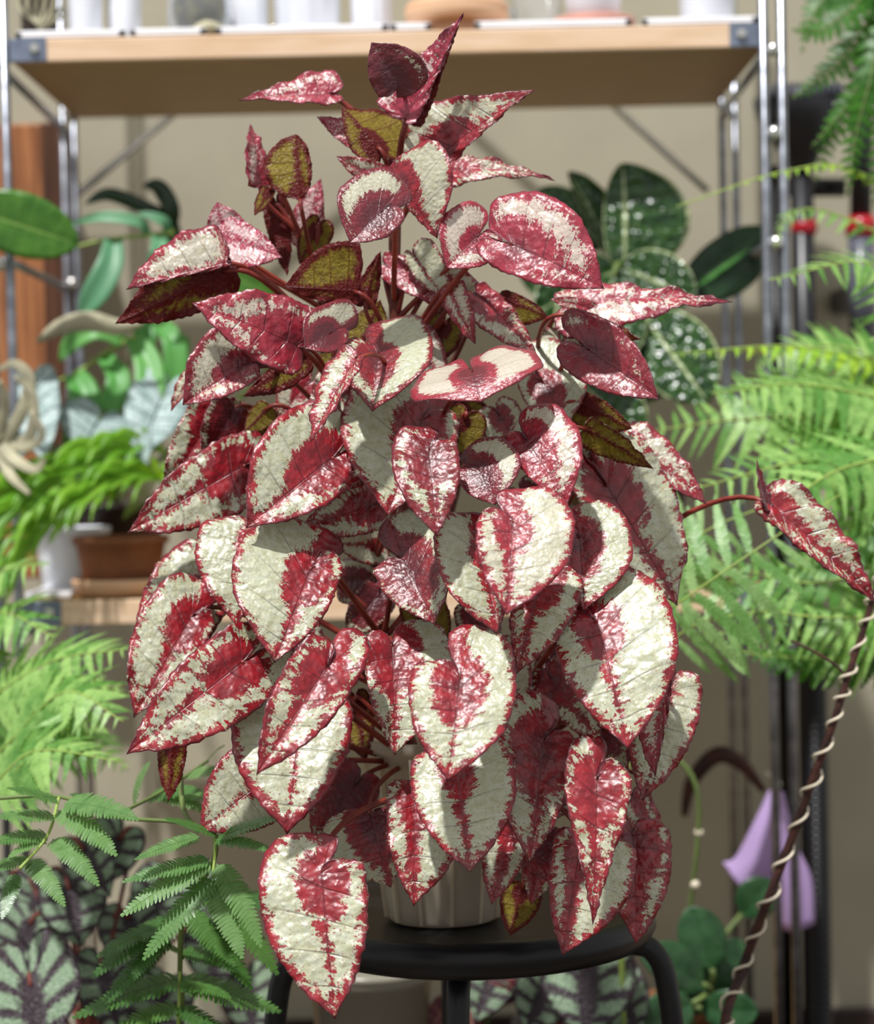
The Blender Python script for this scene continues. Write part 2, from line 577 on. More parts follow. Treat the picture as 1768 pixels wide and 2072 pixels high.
    mid = t.math('SUBTRACT', 1.0, t.sstep(t.math('ABSOLUTE', sp.outputs[1]), .015, .05))
    vn = t.math('MAXIMUM', t.math('MAXIMUM', line, mid), t.math('MULTIPLY', net, .45))
    col = t.mix(mask, olive, s2l((112, 26, 24)))
    col = t.mix(t.math('MULTIPLY', vn, .7), col, s2l((96, 24, 22)))
    h = t.math('ADD', t.vor(uv, 30, 'SMOOTH_F1'), t.math('MULTIPLY', vn, .5))
    bs = t.bsdf(col, .42, .4, 0, t.bump(h, .45, .0025))
    tc = t.mix(mask, s2l((206, 190, 40)), s2l((150, 26, 16)))
    return up, t.done(bs, tc, .44)


BEG = begonia_mats()

# ------------------------------------------------------------------ the begonia on the stool
PB = W(898, 1850, 1.80)
begonia = empty('begonia_plant', (PB.x, 1.80, W(898, 1600, 1.8).z),
                'tall bushy begonia with crimson and silver heart-shaped leaves in clear pot on stool', 'plant')
STEMS = []
for pts, rad in (([(893, 1640, 1.80), (862, 1400, 1.80), (826, 1150, 1.80), (812, 900, 1.79), (800, 650, 1.77), (800, 420, 1.76), (815, 330, 1.75)], .0062),
                 ([(880, 1640, 1.79), (800, 1420, 1.78), (760, 1180, 1.79), (735, 950, 1.80), (690, 760, 1.80), (640, 560, 1.80), (610, 470, 1.80)], .0055),
                 ([(905, 1640, 1.82), (900, 1400, 1.84), (890, 1150, 1.85), (930, 900, 1.84), (890, 700, 1.82), (905, 560, 1.81), (900, 470, 1.80)], .0055),
                 ([(915, 1640, 1.79), (1010, 1480, 1.78), (1060, 1300, 1.80), (1085, 1100, 1.82), (1080, 900, 1.83), (1075, 740, 1.84)], .0055)):
    w = spline([W(*q) for q in pts], 40)
    STEMS.append(w)
    MB().tube(w, [rad * (1.15 - .5 * i / 39) * (1 + .10 * math.sin(i * 1.9)) for i in range(40)], 10).build('stem', M['stem'], begonia, smooth=True)


def petiole(leaf, base, a, n, rad=.0021, to=None, bulge=1.0):
    best = None
    for w in STEMS:
        for q in w[3:]:
            d = math.hypot(base.x - q.x, base.y - q.y)
            c = d * .7 + abs((base.z - q.z) - (.035 + .25 * d))
            if best is None or c < best[0]: best = (c, q)
    q = best[1] if to is None else to
    dist = (q - base).length
    p0 = base - n * .001
    out = (-n * .55 - a * .8).normalized()
    c1 = p0 + out * dist * .30 * bulge
    c2 = q + Vector((base.x - q.x, base.y - q.y, 0)) * .35 + Vector((0, 0, .35 * max(.01, base.z - q.z)))
    pts = []
    for i in range(15):
        t = i / 14
        pts.append(p0 * (1 - t) ** 3 + c1 * 3 * t * (1 - t) ** 2 + c2 * 3 * t * t * (1 - t) + q * t ** 3)
    v, f = tube_vf(pts, [rad * (.85 + .45 * i / 14) for i in range(15)], 7)
    mk('petiole', v, f, M['petiole'], leaf, base)


# (joint, tip, width left of travel, width right of travel, layer towards the viewer, options)
LEAVES = [
    # crown
    ((806, 168), (752, 92), 44, 56, 2.9, dict(p=18, r=-10, fold=14, lb=(.10, .34), pink=.15, rd=.62, dark=.75, mw=.16)),
    ((822, 236), (938, 33), 66, 20, 2.6, dict(p=10, r=-14, fold=10, curl=-10, lb=(.06, .05), pink=.75, rd=.2, hm=.02, mw=.08, shape=ACUM)),
    ((826, 236), (936, 40), 4, 30, 2.45, dict(back=True, p=10, r=10, fold=6, curl=10, lb=.05, rd=.3, hm=.4, mw=.2, shape=ACUM)),
    ((664, 190), (484, 202), 20, 50, 1, dict(p=0, r=30, fold=16, curl=10, lb=.16, pink=.6, mw=.08, shape=ACUM)),
    ((764, 300), (690, 214), 40, 66, 1.5, dict(back=True, p=-10, r=20, fold=25, lb=(.2, .35), pink=.5, rd=.30, curl=-20)),
    ((764, 302), (640, 236), 26, 28, .8, dict(p=0, r=10, fold=14, lb=.1, pink=.8)),
    ((893, 312), (1080, 190), 100, 24, 2, dict(p=12, r=-18, fold=16, lb=(.3, .06), pink=.1, rd=.30, mw=.06, shape=ACUM)),
    ((906, 346), (1122, 368), 30, 30, .8, dict(p=5, r=-30, fold=8, curl=44, lb=.10, pink=.15, rd=.2, hm=.03, mw=.04, shape=ACUM)),
    ((770, 428), (709, 496), 44, 84, 3.5, dict(p=20, r=8, fold=14, curl=10, lb=(.35, .9), pink=.15, dark=.6, rd=.62, hm=.1, mw=.13)),
    ((812, 362), (884, 486), 88, 16, 2.6, dict(p=10, r=24, fold=8, lb=(.28, .05), pink=.1, rd=.34, hm=.16, mw=.07)),
    ((785, 372), (680, 316), 22, 26, 1.5, dict(p=0, r=-20, fold=10, lb=.1, pink=.2)),
    ((528, 372), (506, 250), 18, 18, .4, dict(p=0, r=40, fold=24, lb=.05, pink=.6, mw=.12, ruf=.03)),
    ((606, 405), (596, 268), 66, 26, 1.2, dict(back=True, p=-12, r=10, fold=12, curl=-10, shape=OVAL, s0=0, mw=.08, hm=.10, rd=.2)),
    ((545, 386), (516, 440), 12, 16, .6, dict(back=True, fold=10, lb=.1)),
    ((632, 486), (650, 362), 46, 18, -.3, dict(p=5, r=-10, lb=.15, pink=.9, rd=.1)),
    ((640, 462), (606, 536), 34, 26, .2, dict(back=True, p=5, lb=.3, mw=.08)),
    ((560, 420), (582, 560), 20, 26, 0, dict(back=True, p=5, lb=.2, mw=.2, rd=.4)),
    ((448, 478), (574, 526), 40, 56, 1.2, dict(p=18, r=-8, fold=8, lb=(.10, .12), pink=1.0, rd=.1, mw=.05)),
    ((456, 482), (440, 410), 30, 44, 1.0, dict(p=14, fold=10, lb=.2, pink=1.0, rd=.1, mw=.05)),
    ((452, 550), (238, 658), 46, 64, 1.6, dict(back=True, p=8, r=-14, fold=12, curl=-18, lb=.10, mw=.10, hm=.12)),
    ((456, 532), (258, 588), 8, 78, 1.9, dict(p=6, r=10, fold=6, lb=.06, pink=.25, rd=.05, hm=.01, mw=.07)),
    ((602, 700), (394, 617), 56, 78, 2.6, dict(p=12, r=12, fold=10, lb=(.10, .12), pink=.35, rd=.34, mw=.09)),
    ((664, 676), (619, 708), 34, 52, 3.4, dict(p=30, fold=16, lb=(.7, 1.5), pink=.15, dark=.5, rd=.75, hm=.1, mw=.16)),
    ((496, 738), (372, 821), 34, 84, 2.4, dict(p=10, r=14, fold=30, curl=12, lb=(.1, .34), pink=.2, dark=.25, rd=.32, hm=.10, mw=.11)),
    ((602, 716), (490, 803), 44, 14, 1.8, dict(back=True, p=0, r=10, lb=.1, mw=.12, hm=.14)),
    ((718, 590), (573, 578), 24, 92, 2.0, dict(back=True, p=-5, r=-12, fold=10, curl=-16, lb=.08, mw=.12, hm=.12)),
    ((738, 612), (770, 508), 20, 18, 1.6, dict(back=True, p=0, r=20, fold=20, lb=.1, mw=.12)),
    ((398, 748), (345, 832), 12, 20, .2, dict(p=0, r=20, lb=.1, rd=.05)),
    ((440, 830), (329, 1004), 52, 46, .2, dict(p=6, r=-14, lb=.2, rd=.26, hm=.15, mw=.03)),
    ((492, 944), (266, 1078), 72, 64, 1.4, dict(p=14, fold=8, lb=(.14, .26), rd=.26, mw=.055)),
    ((671, 928), (504, 1069), 62, 118, 3.2, dict(p=20, r=6, fold=18, lb=(.26, .36), rd=.34, hm=.12, mw=.07)),
    ((718, 728), (632, 894), 14, 44, 4.2, dict(p=12, r=38, fold=14, curl=10, lb=(.05, .12), rd=.10, mw=.08, pink=.1)),
    ((764, 722), (755, 836), 98, 64, 3.0, dict(p=34, fold=22, curl=36, lb=(1.0, .3), rd=.45, hm=.07, mw=.08, dark=.2)),
    ((955, 752), (972, 817), 132, 122, 4.6, dict(p=44, r=0, fold=2, curl=50, dome=14, lb=(1.2, 1.15), rd=.66, hm=.16, mw=.2, pink=.35, ruf=.04)),
    ((1038, 496), (1218, 589), 112, 52, 3.6, dict(p=14, r=-6, fold=10, lb=(.38, .34), rd=.36, hm=.12, mw=.11, pink=.5)),
    ((964, 480), (903, 546), 50, 68, 2.8, dict(p=16, fold=16, lb=(.4, .62), rd=.35, mw=.13, pink=.45)),
    ((1160, 612), (1479, 612), 40, 62, 1.4, dict(p=4, r=-34, fold=6, lb=.12, rd=.10, hm=.05, mw=.05, pink=.45, shape=ACUM)),
    ((1192, 708), (1326, 812), 60, 56, 3.0, dict(p=24, fold=20, curl=14, lb=(.5, .3), rd=.42, hm=.2, mw=.15, dark=.35, pink=.2)),
    ((1160, 640), (1292, 692), 16, 26, 2.2, dict(back=True, r=14, lb=.1, mw=.04, rd=.1)),
    ((1190, 622), (1112, 605), 14, 14, 1.6, dict(p=0, lb=.2, pink=.3)),
    ((1102, 778), (1146, 864), 76, 48, 1.6, dict(p=22, fold=8, lb=(1.0, .5), rd=.45, hm=.12, mw=.05)),
    ((1178, 816), (1280, 868), 24, 40, 1.8, dict(back=True, p=0, r=10, curl=-30, lb=.15, mw=.05, rd=.25)),
    ((1186, 868), (1322, 948), 26, 30, 2.9, dict(back=True, p=0, r=20, curl=20, lb=.05, mw=.03, rd=.06, hm=.03)),
    ((1228, 985), (1374, 1228), 112, 60, 2.0, dict(p=-6, r=-16, fold=6, curl=14, lb=(.38, .46), rd=.28, hm=.12, mw=.03)),
    ((1268, 886), (1426, 1021), 46, 34, 1.2, dict(p=10, r=-20, fold=10, lb=.1, rd=.12, mw=.07, pink=.2)),
    ((1556, 1018), (1768, 1220), 62, 28, 1.5, dict(p=6, r=-16, fold=22, lb=.08, rd=.14, hm=.11, mw=.055, ruf=.03)),
    ((970, 952), (1001, 1022), 78, 42, 4.6, dict(p=26, fold=10, lb=(.8, .3), rd=.62, hm=.16, mw=.12, dark=.5, pink=.15)),
    ((1066, 892), (1144, 1023), 92, 38, 4.4, dict(p=24, r=-4, fold=8, lb=(.42, .25), rd=.40, hm=.12, mw=.10, pink=.3)),
    ((867, 912), (884, 1086), 54, 68, 5.0, dict(p=24, fold=14, lb=(.12, .32), rd=.36, hm=.17, mw=.10, dark=.35)),
    ((853, 850), (786, 1044), 74, 142, 2.6, dict(p=30, fold=8, lb=(.2, .45), rd=.30, hm=.09, mw=.05)),
    ((760, 1020), (606, 1070), 48, 44, 2.2, dict(p=20, fold=6, lb=.12, rd=.30, hm=.16, mw=.05)),
    ((520, 1088), (486, 1268), 18, 108, 2.8, dict(p=20, fold=6, lb=(.1, .2), rd=.26, mw=.06)),
    ((629, 1152), (562, 1336), 58, 138, 3.7, dict(p=26, fold=10, lb=(.25, .48), rd=.30, hm=.13, mw=.05)),
    ((415, 1182), (304, 1412), 58, 96, 1.3, dict(p=16, fold=6, lb=(.15, .30), rd=.16, mw=.05)),
    ((388, 1248), (280, 1447), 46, 84, 2.2, dict(p=18, fold=10, lb=(.12, .34), rd=.24, hm=.10, mw=.05)),
    ((489, 1341), (269, 1516), 84, 72, 4.2, dict(p=20, fold=10, lb=(.34, .26), rd=.24, hm=.08, mw=.06)),
    ((659, 1352), (526, 1558), 62, 64, 5.2, dict(p=22, fold=16, lb=(.42, .22), rd=.26, hm=.12, mw=.07)),
    ((612, 1436), (587, 1674), 96, 128, 3.8, dict(p=24, fold=8, lb=.2, rd=.16, hm=.05, mw=.075)),
    ((544, 1572), (406, 1675), 74, 84, 2.8, dict(p=16, fold=8, lb=.2, rd=.20, hm=.05, mw=.065)),
    ((348, 1496), (344, 1621), 26, 26, 2.4, dict(back=True, p=10, fold=24, lb=.1, mw=.08, hm=.1)),
    ((931, 1374), (905, 1571), 104, 92, 6.0, dict(p=26, fold=8, lb=(.60, .16), rd=.34, hm=.06, mw=.06)),
    ((924, 1556), (950, 1753), 106, 88, 4.9, dict(p=24, fold=8, lb=(.36, .24), rd=.22, hm=.12, mw=.06)),
    ((838, 1606), (837, 1825), 98, 52, 4.0, dict(p=16, fold=10, lb=.14, rd=.22, hm=.16, mw=.05)),
    ((750, 1655), (792, 1792), 56, 92, 2.8, dict(p=12, fold=6, lb=(.1, .2), rd=.50, hm=.22, mw=.015)),
    ((716, 1592), (636, 1712), 50, 62, 1.8, dict(p=16, fold=8, lb=.3, rd=.55, mw=.06, dark=.1)),
    ((651, 1766), (682, 2047), 82, 118, 5.4, dict(p=16, fold=8, curl=16, lb=(.08, .29), rd=.24, hm=.06, mw=.06)),
    ((1207, 1258), (1262, 1506), 140, 88, 4.6, dict(p=24, fold=8, lb=(.40, .18), rd=.24, hm=.075, mw=.055)),
    ((1352, 1398), (1296, 1618), 66, 66, 2.6, dict(p=10, fold=6, lb=.22, rd=.12, hm=.05, mw=.06)),
    ((1348, 1380), (1322, 1570), 10, 50, 3.7, dict(p=8, r=24, fold=12, lb=.05, rd=.06, hm=.02, mw=.09, pink=.3)),
    ((1304, 1596), (1310, 1664), 10, 10, 1.6, dict(rd=.5, hm=.4, lb=.1, r=30)),
    ((1172, 1090), (1177, 1234), 98, 34, 4.0, dict(p=24, fold=8, lb=(.55, .2), rd=.42, hm=.08, mw=.07)),
    ((1037, 1058), (1022, 1241), 114, 66, 5.8, dict(p=26, fold=10, lb=(.44, .14), rd=.26, hm=.13, mw=.065, pink=.15)),
    ((974, 1106), (1003, 1280), 50, 84, 4.8, dict(p=20, r=-8, fold=16, lb=(.2, .44), rd=.20, hm=.14, mw=.06)),
    ((819, 1136), (880, 1260), 86, 60, 3.4, dict(p=30, fold=16, lb=(.75, .12), rd=.52, hm=.18, mw=.05, dark=.3)),
    ((1098, 1166), (1042, 1360), 74, 44, 4.4, dict(p=18, r=10, fold=8, lb=.15, rd=.30, hm=.14, mw=.055)),
    ((793, 1308), (800, 1520), 110, 50, 3.6, dict(p=22, r=-10, fold=12, lb=(.27, .15), rd=.34, hm=.10, mw=.03)),
    ((1100, 1500), (1068, 1734), 58, 84, 4.2, dict(p=18, fold=14, lb=(.12, .40), rd=.36, hm=.13, mw=.045)),
    ((1207, 1579), (1195, 1863), 64, 60, 5.4, dict(p=12, fold=16, lb=(.14, .32), rd=.26, hm=.10, mw=.05, shape=ACUM)),
    ((1172, 1712), (1134, 1925), 108, 50, 3.8, dict(p=14, fold=10, lb=.15, rd=.2, hm=.18, mw=.065)),
    ((1280, 1690), (1284, 1907), 70, 52, 3.0, dict(p=10, fold=8, lb=.15, rd=.36, hm=.25, mw=.07)),
    ((1034, 1676), (993, 1825), 40, 46, 3.2, dict(p=14, fold=8, lb=.15, rd=.2, hm=.2, mw=.06)),
    ((1104, 1690), (1072, 1828), 44, 36, 2.6, dict(p=10, fold=6, lb=.15, rd=.5, hm=.3, mw=.02)),
    ((1056, 1800), (1031, 1892), 40, 36, 2.2, dict(back=True, p=10, fold=8, lb=.15, mw=.08)),
    ((1282, 1612), (1342, 1742), 30, 34, 1.8, dict(p=6, r=-20, fold=6, lb=.1, rd=.1, hm=.2, mw=.10)),
    ((1116, 1372), (1216, 1506), 52, 40, 2.2, dict(p=10, fold=8, lb=.2, rd=.3, hm=.12, mw=.04, dark=.2)),
    ((1120, 1340), (1190, 1410), 44, 40, 1.4, dict(p=10, lb=.3, rd=.5, dark=.5)),
    # middle of the crown
    ((786, 540), (938, 640), 34, 26, 1.0, dict(p=10, r=-14, fold=10, lb=.12, rd=.2, hm=.14, pink=.5)),
    ((840, 520), (905, 610), 40, 22, 1.4, dict(p=6, r=20, lb=.2, rd=.05, hm=.04, mw=.04)),
    ((906, 560), (1008, 648), 30, 26, .8, dict(p=4, lb=.1, rd=.06, mw=.05, pink=.2)),
    ((912, 588), (962, 698), 26, 22, 2.0, dict(p=6, r=30, lb=.1, rd=.05, mw=.10, pink=.2)),
    ((968, 598), (1086, 722), 30, 42, 1.6, dict(p=6, r=-20, fold=14, lb=.1, rd=.3, hm=.12, mw=.05, pink=.15)),
    ((1022, 606), (1112, 642), 18, 40, 1.0, dict(back=True, p=0, curl=-20, lb=.15, mw=.07)),
    ((734, 690), (770, 606), 34, 38, .8, dict(back=True, p=0, lb=.3, mw=.03, rd=.1)),
    ((690, 704), (648, 780), 36, 30, .6, dict(back=True, p=0, lb=.2, mw=.05)),
    ((720, 700), (668, 830), 36, 30, .2, dict(back=True, p=6, lb=.2, mw=.05, rd=.3)),
    ((538, 830), (493, 876), 26, 22, 1.2, dict(back=True, p=0, lb=.2, mw=.04, rd=.1)),
    ((470, 838), (410, 930), 40, 40, .8, dict(p=4, r=-24, lb=.2, rd=.5, hm=.3, dark=.5)),
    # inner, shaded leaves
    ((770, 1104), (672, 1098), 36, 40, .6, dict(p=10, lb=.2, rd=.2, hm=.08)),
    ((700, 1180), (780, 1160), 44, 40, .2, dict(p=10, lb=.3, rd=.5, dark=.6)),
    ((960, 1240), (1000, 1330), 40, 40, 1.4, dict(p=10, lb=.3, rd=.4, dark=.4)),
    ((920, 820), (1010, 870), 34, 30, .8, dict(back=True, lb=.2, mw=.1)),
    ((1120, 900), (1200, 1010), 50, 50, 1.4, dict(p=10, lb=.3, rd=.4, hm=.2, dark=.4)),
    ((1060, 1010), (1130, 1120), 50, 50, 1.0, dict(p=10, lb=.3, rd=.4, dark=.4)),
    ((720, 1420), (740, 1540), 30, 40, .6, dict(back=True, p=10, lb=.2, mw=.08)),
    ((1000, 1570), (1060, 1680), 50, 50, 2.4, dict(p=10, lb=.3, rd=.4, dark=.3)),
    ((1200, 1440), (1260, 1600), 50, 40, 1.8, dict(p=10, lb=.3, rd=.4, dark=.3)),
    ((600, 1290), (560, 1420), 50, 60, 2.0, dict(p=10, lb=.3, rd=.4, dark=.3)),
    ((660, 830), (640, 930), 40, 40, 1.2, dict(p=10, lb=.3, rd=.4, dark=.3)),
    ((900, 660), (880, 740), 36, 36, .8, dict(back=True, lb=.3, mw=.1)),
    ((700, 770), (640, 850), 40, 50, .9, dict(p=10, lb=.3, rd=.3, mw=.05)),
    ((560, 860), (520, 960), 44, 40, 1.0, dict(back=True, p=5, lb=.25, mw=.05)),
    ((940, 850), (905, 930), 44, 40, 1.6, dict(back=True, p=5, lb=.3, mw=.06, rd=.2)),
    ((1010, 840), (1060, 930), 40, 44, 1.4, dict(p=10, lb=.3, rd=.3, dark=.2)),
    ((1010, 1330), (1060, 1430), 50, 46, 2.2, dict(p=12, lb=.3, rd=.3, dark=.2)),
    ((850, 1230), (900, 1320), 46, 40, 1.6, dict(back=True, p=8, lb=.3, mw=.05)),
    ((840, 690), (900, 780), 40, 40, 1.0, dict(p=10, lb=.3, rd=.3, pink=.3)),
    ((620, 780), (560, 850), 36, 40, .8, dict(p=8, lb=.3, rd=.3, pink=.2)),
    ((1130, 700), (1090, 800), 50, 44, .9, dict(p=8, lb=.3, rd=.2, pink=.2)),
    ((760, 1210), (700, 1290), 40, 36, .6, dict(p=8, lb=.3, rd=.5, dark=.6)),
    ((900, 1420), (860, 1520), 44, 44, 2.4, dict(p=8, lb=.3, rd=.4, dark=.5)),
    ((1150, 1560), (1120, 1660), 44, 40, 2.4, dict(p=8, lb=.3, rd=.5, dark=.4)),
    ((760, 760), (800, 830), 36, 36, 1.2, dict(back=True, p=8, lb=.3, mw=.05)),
]
for B, T, wl, wr, ly, kw in LEAVES:
    o, base, a, n, L = leaf_blade('leaf', list(BEG), begonia, B, T, wl, wr, 1.80 - .042 * ly, **kw)
    petiole(o, base, a, n, .0019 if L < .07 else .0023)
# young unfurling leaves at the growing tip
for B, T in (((795, 352), (788, 318)), ((806, 362), (818, 322)), ((770, 318), (758, 278))):
    o, base, a, n, L = leaf_blade('young_leaf', list(BEG), begonia, B, T, 9, 9, 1.76, p=0, fold=40, lb=.05, pink=.9, ns=16, nt=4, rd=.6)
# the curled lobe of the lone leaf far to the right
leaf_blade('curled_lobe', list(BEG), begonia, (1557, 1030), (1532, 930), 9, 9, 1.735, p=0, r=30, fold=40, lb=.05, rd=.6, hm=.3, dark=.5, ns=20, nt=5, curl=-30)

# ------------------------------------------------------------------ the setting
YF, YB, YW = 2.40, 2.81, 2.94
tag(MB().box((0.1, YW + .03, 1.4), (3.8, .06, 2.9)).build('wall_back', M['wall']), kind='structure')
tag(MB().box((0.1, 1.3, -.02), (3.8, 3.6, .04)).build('floor', M['floor']), kind='structure')
tag(MB().box((0.1, YW - .008, .042), (3.8, .016, .084), bev=.003).build('baseboard_back', M['darkpot']), kind='structure')

# ------------------------------------------------------------------ shelving unit
def zpx(px, py, Y): return W(px, py, Y).z
XL, XR = W(22, 90, YF).x, W(1548, 90, YF).x
ZT1, ZT0 = zpx(800, 64, YF), zpx(800, 110, YF)
ZL1, ZL0 = zpx(190, 1215, YF), zpx(190, 1263, YF)
unit = empty('shelving_unit', ((XL + XR) / 2, (YF + YB) / 2, 0), 'steel shelving unit with pale beech boards behind the begonia', 'shelf')
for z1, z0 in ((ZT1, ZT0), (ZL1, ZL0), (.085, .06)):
    bd = MB().box(((XL + XR) / 2, (YF + YB) / 2, (z1 + z0) / 2), (XR - XL, YB - YF, z1 - z0), bev=.0015).build('shelf_board', M['boardshade'], unit)
    MB().box(((XL + XR) / 2, YF + .002, (z1 + z0) / 2), (XR - XL, .009, (z1 - z0) * 1.01), bev=.001).build('lit_edge_strip', M['wood'], bd)  # added pale strip, keeps the lit front edge bright on the darkened board
    for sx, x in ((1, XL), (-1, XR)):
        br = MB().box((x + sx * .018, YF - .0015, (z1 + z0) / 2), (.042, .004, (z1 - z0) * 1.04), bev=.001).build('corner_bracket', M['bracket'], bd)
        bp = Vector((x + sx * .026, YF - .006, (z1 + z0) / 2 + .001))
        m = MB()
        v, f = tube_vf([bp + Vector((0, .003, 0)), bp + Vector((0, -.001, 0)), bp + Vector((0, -.003, 0))], [.0058, .0058, .004], 12)
        m.add(v, f).build('bolt', M['bolt'], bd)
ZTOP = 1.62
PX = {'fl': (W(18, 400, YF).x, W(-20, 400, YF).x), 'fr': (W(1546, 300, YF).x, W(1583, 300, YF).x),
      'bl': (W(130, 350, YB).x, W(152, 350, YB).x), 'br': (W(1462, 350, YB).x, W(1488, 350, YB).x)}
for key, xs in PX.items():
    y = YF - .004 if key[0] == 'f' else YB
    for x in xs:
        MB().tube([(x, y, 0), (x, y, ZTOP * .5), (x, y, ZTOP)], .0052 if key[0] == 'f' else .0048, 10).build('post', M['steel'], unit, smooth=True)
    xm = sum(xs) / 2
    for py in ((102, 270, 492, 1180) if key == 'fr' else (130, 535, 1180) if key == 'fl' else (228, 575)):
        z = zpx({'fr': 1562, 'fl': 8, 'bl': 140, 'br': 1474}[key], py, y)
        m = MB().lathe((xm, y - .004, z), [(.0, -.008), (.0055, -.0062), (.0078, 0), (.0055, .0062), (.0, .008)], 12)
        m.build('joint_knob', M['bolt'], unit, smooth=True)
        MB().tube([(xs[0], y, z), (xs[1], y, z)], .0036, 8).build('rung', M['steel'], unit, smooth=True)
for side, fk, bk in (('l', 'fl', 'bl'), ('r', 'fr', 'br')):
    for z in (ZT0 - .012, zpx(20, 530, YF), ZL0 - .012):
        MB().tube([(PX[fk][0], YF, z), (PX[bk][0], YB, z)], .0048, 8).build('side_rail', M['steel'], unit, smooth=True)
for (x0, y0), (x1, y1) in (((158, 393), (795, -140)), ((1432, 387), (795, -190))):
    MB().tube([W(x0, y0, YB + .015), W(x1, y1, YB + .015)], .0048, 8).build('cross_brace', M['bolt'], unit, smooth=True)

# trays lying on the upper board
for i, (a, b, lb) in enumerate(((30, 250, 'shallow white tray at the left end of the upper shelf'), (262, 415, 'small white tray under the mossy glass bowl'),
                            (436, 784, 'long white tray under the fluted white pots on upper shelf'), (790, 872, 'small square white tile left of the wooden pedestal'),
                            (960, 1278, 'long white tray under the pink terracotta saucer'), (1300, 1535, 'pale white tray at the right end of the upper shelf'))):
    xa, xb = W(a, 50, YF).x, W(b, 50, YF).x
    m = MB()
    d0, d1, h = YF + .004, YF + .30, .010
    m.box(((xa + xb) / 2, (d0 + d1) / 2, ZT1 + .002), (xb - xa, d1 - d0, .004), bev=.001)
    for (c, s) in ((((xa + xb) / 2, d0 + .003), (xb - xa, .006)), (((xa + xb) / 2, d1 - .003), (xb - xa, .006)),
                   ((xa + .003, (d0 + d1) / 2), (.006, d1 - d0)), ((xb - .003, (d0 + d1) / 2), (.006, d1 - d0))):
        m.box((c[0], c[1], ZT1 + h / 2), (s[0], s[1], h), bev=.0015)
    tag(m.build('shelf_tray', M['whitemat']), lb, 'tray', 'white trays on the upper shelf')
ZS = ZT1 + .0045


def pot(name, x, y, z, r0, r1, h, mat, label, cat='pot', soil=M['soil'], n=32, rim=.004, sq=False, group=None, rib=0):
    e = empty(name, (x, y, z), label, cat, group)
    prof = [(r0 * .9, 0), (r0, .002), (r0 + (r1 - r0) * .5, h * .5), (r1, h - rim * 2), (r1 + rim, h - rim * 2), (r1 + rim, h), (r1 - .004, h), (r1 - .006, h * .8)]
    m = MB()
    if rib:
        c = Vector((x, y, z)); vv = []; ff = []
        for rr_, zz in prof:
            for i in range(n):
                an = 2 * math.pi * i / n
                q = rr_ * (1 + (rib if i % 4 < 2 and zz < h * .9 else 0))
                vv.append(c + Vector((q * math.cos(an), q * math.sin(an), zz)))
        for k in range(len(prof) - 1):
            for i in range(n):
                j = (i + 1) % n
                ff.append((k * n + i, k * n + j, (k + 1) * n + j, (k + 1) * n + i))
        ff.append(tuple(reversed(range(n))))
        m.add(vv, ff)
    else:
        m.lathe((x, y, z), prof, 4 if sq else n, cap0=True)
    m.build('pot_body', mat, e, smooth=not sq)
    if soil: MB().lathe((x, y, z + h * .84), [(r1 - .003, 0), (r1 * .5, .004), (.001, .005)], 4 if sq else n).build('potting_mix', soil, e, smooth=True)
    return e


def at_shelf(px, Y, z=ZS): return W(px, 40, Y).x
pot('faceted_pot', at_shelf(172, 2.47), 2.47, ZS, .019, .0205, .12, M['white'], 'white faceted pot furthest left on the upper shelf', n=6)
pot('faceted_pot', at_shelf(252, 2.49), 2.49, ZS, .019, .0205, .10, M['white'], 'white faceted pot touching the mossy glass bowl on its left', n=6)
dp = pot('square_planter', at_shelf(80, 2.52), 2.52, ZS, .020, .023, .12, M['darkpot'], 'dark brown planter with dry stalks at the upper shelf end')
for k in range(7):
    q = Vector((at_shelf(62 + k * 6, 2.47), 2.47 + .004 * k, ZS))
    MB().tube(spline([q + Vector((.0, 0, .001)), q + Vector((.012 - .004 * k, -.012, .02)), q + Vector((-.014 + .006 * k, .0, .05)), q + Vector((.01, .01, .11))], 12), .0022, 6).build('dry_stalk', M['dry'], dp, smooth=True)

gl = NT('clear_glass'); gb = gl.bsdf((.93, .96, 1.0), .05, .5); gb.inputs['Transmission Weight'].default_value = .9; gb.inputs['IOR'].default_value = 1.3
M['glass'] = gl.done(gb)
bx = at_shelf(404, 2.46)
bowl = empty('moss_bowl', (bx, 2.46, ZS), 'round glass bowl filled with moss and bark on the upper shelf', 'bowl')
MB().lathe((bx, 2.46, ZS), [(.015, 0), (.026, .002), (.036, .018), (.036, .04), (.030, .058), (.0285, .058), (.0345, .04), (.034, .018), (.024, .004), (.01, .003)], 32, cap0=True).build('glass_wall', M['glass'], bowl, smooth=True)
mb = MB()
vv, ff = [], []
for i in range(13):
    for j in range(24):
        th, ph = math.pi * i / 12, 2 * math.pi * j / 24
        d = Vector((math.sin(th) * math.cos(ph), math.sin(th) * math.sin(ph), math.cos(th)))
        vv.append(Vector((bx, 2.46, ZS + .034)) + d * .029 * (1 + .16 * noise.noise(d * 6)))
for i in range(12):
    for j in range(24): ff.append((i * 24 + j, (i + 1) * 24 + j, (i + 1) * 24 + (j + 1) % 24, i * 24 + (j + 1) % 24))
mb.add(vv, ff).build('moss', M['moss'], bowl, smooth=True)
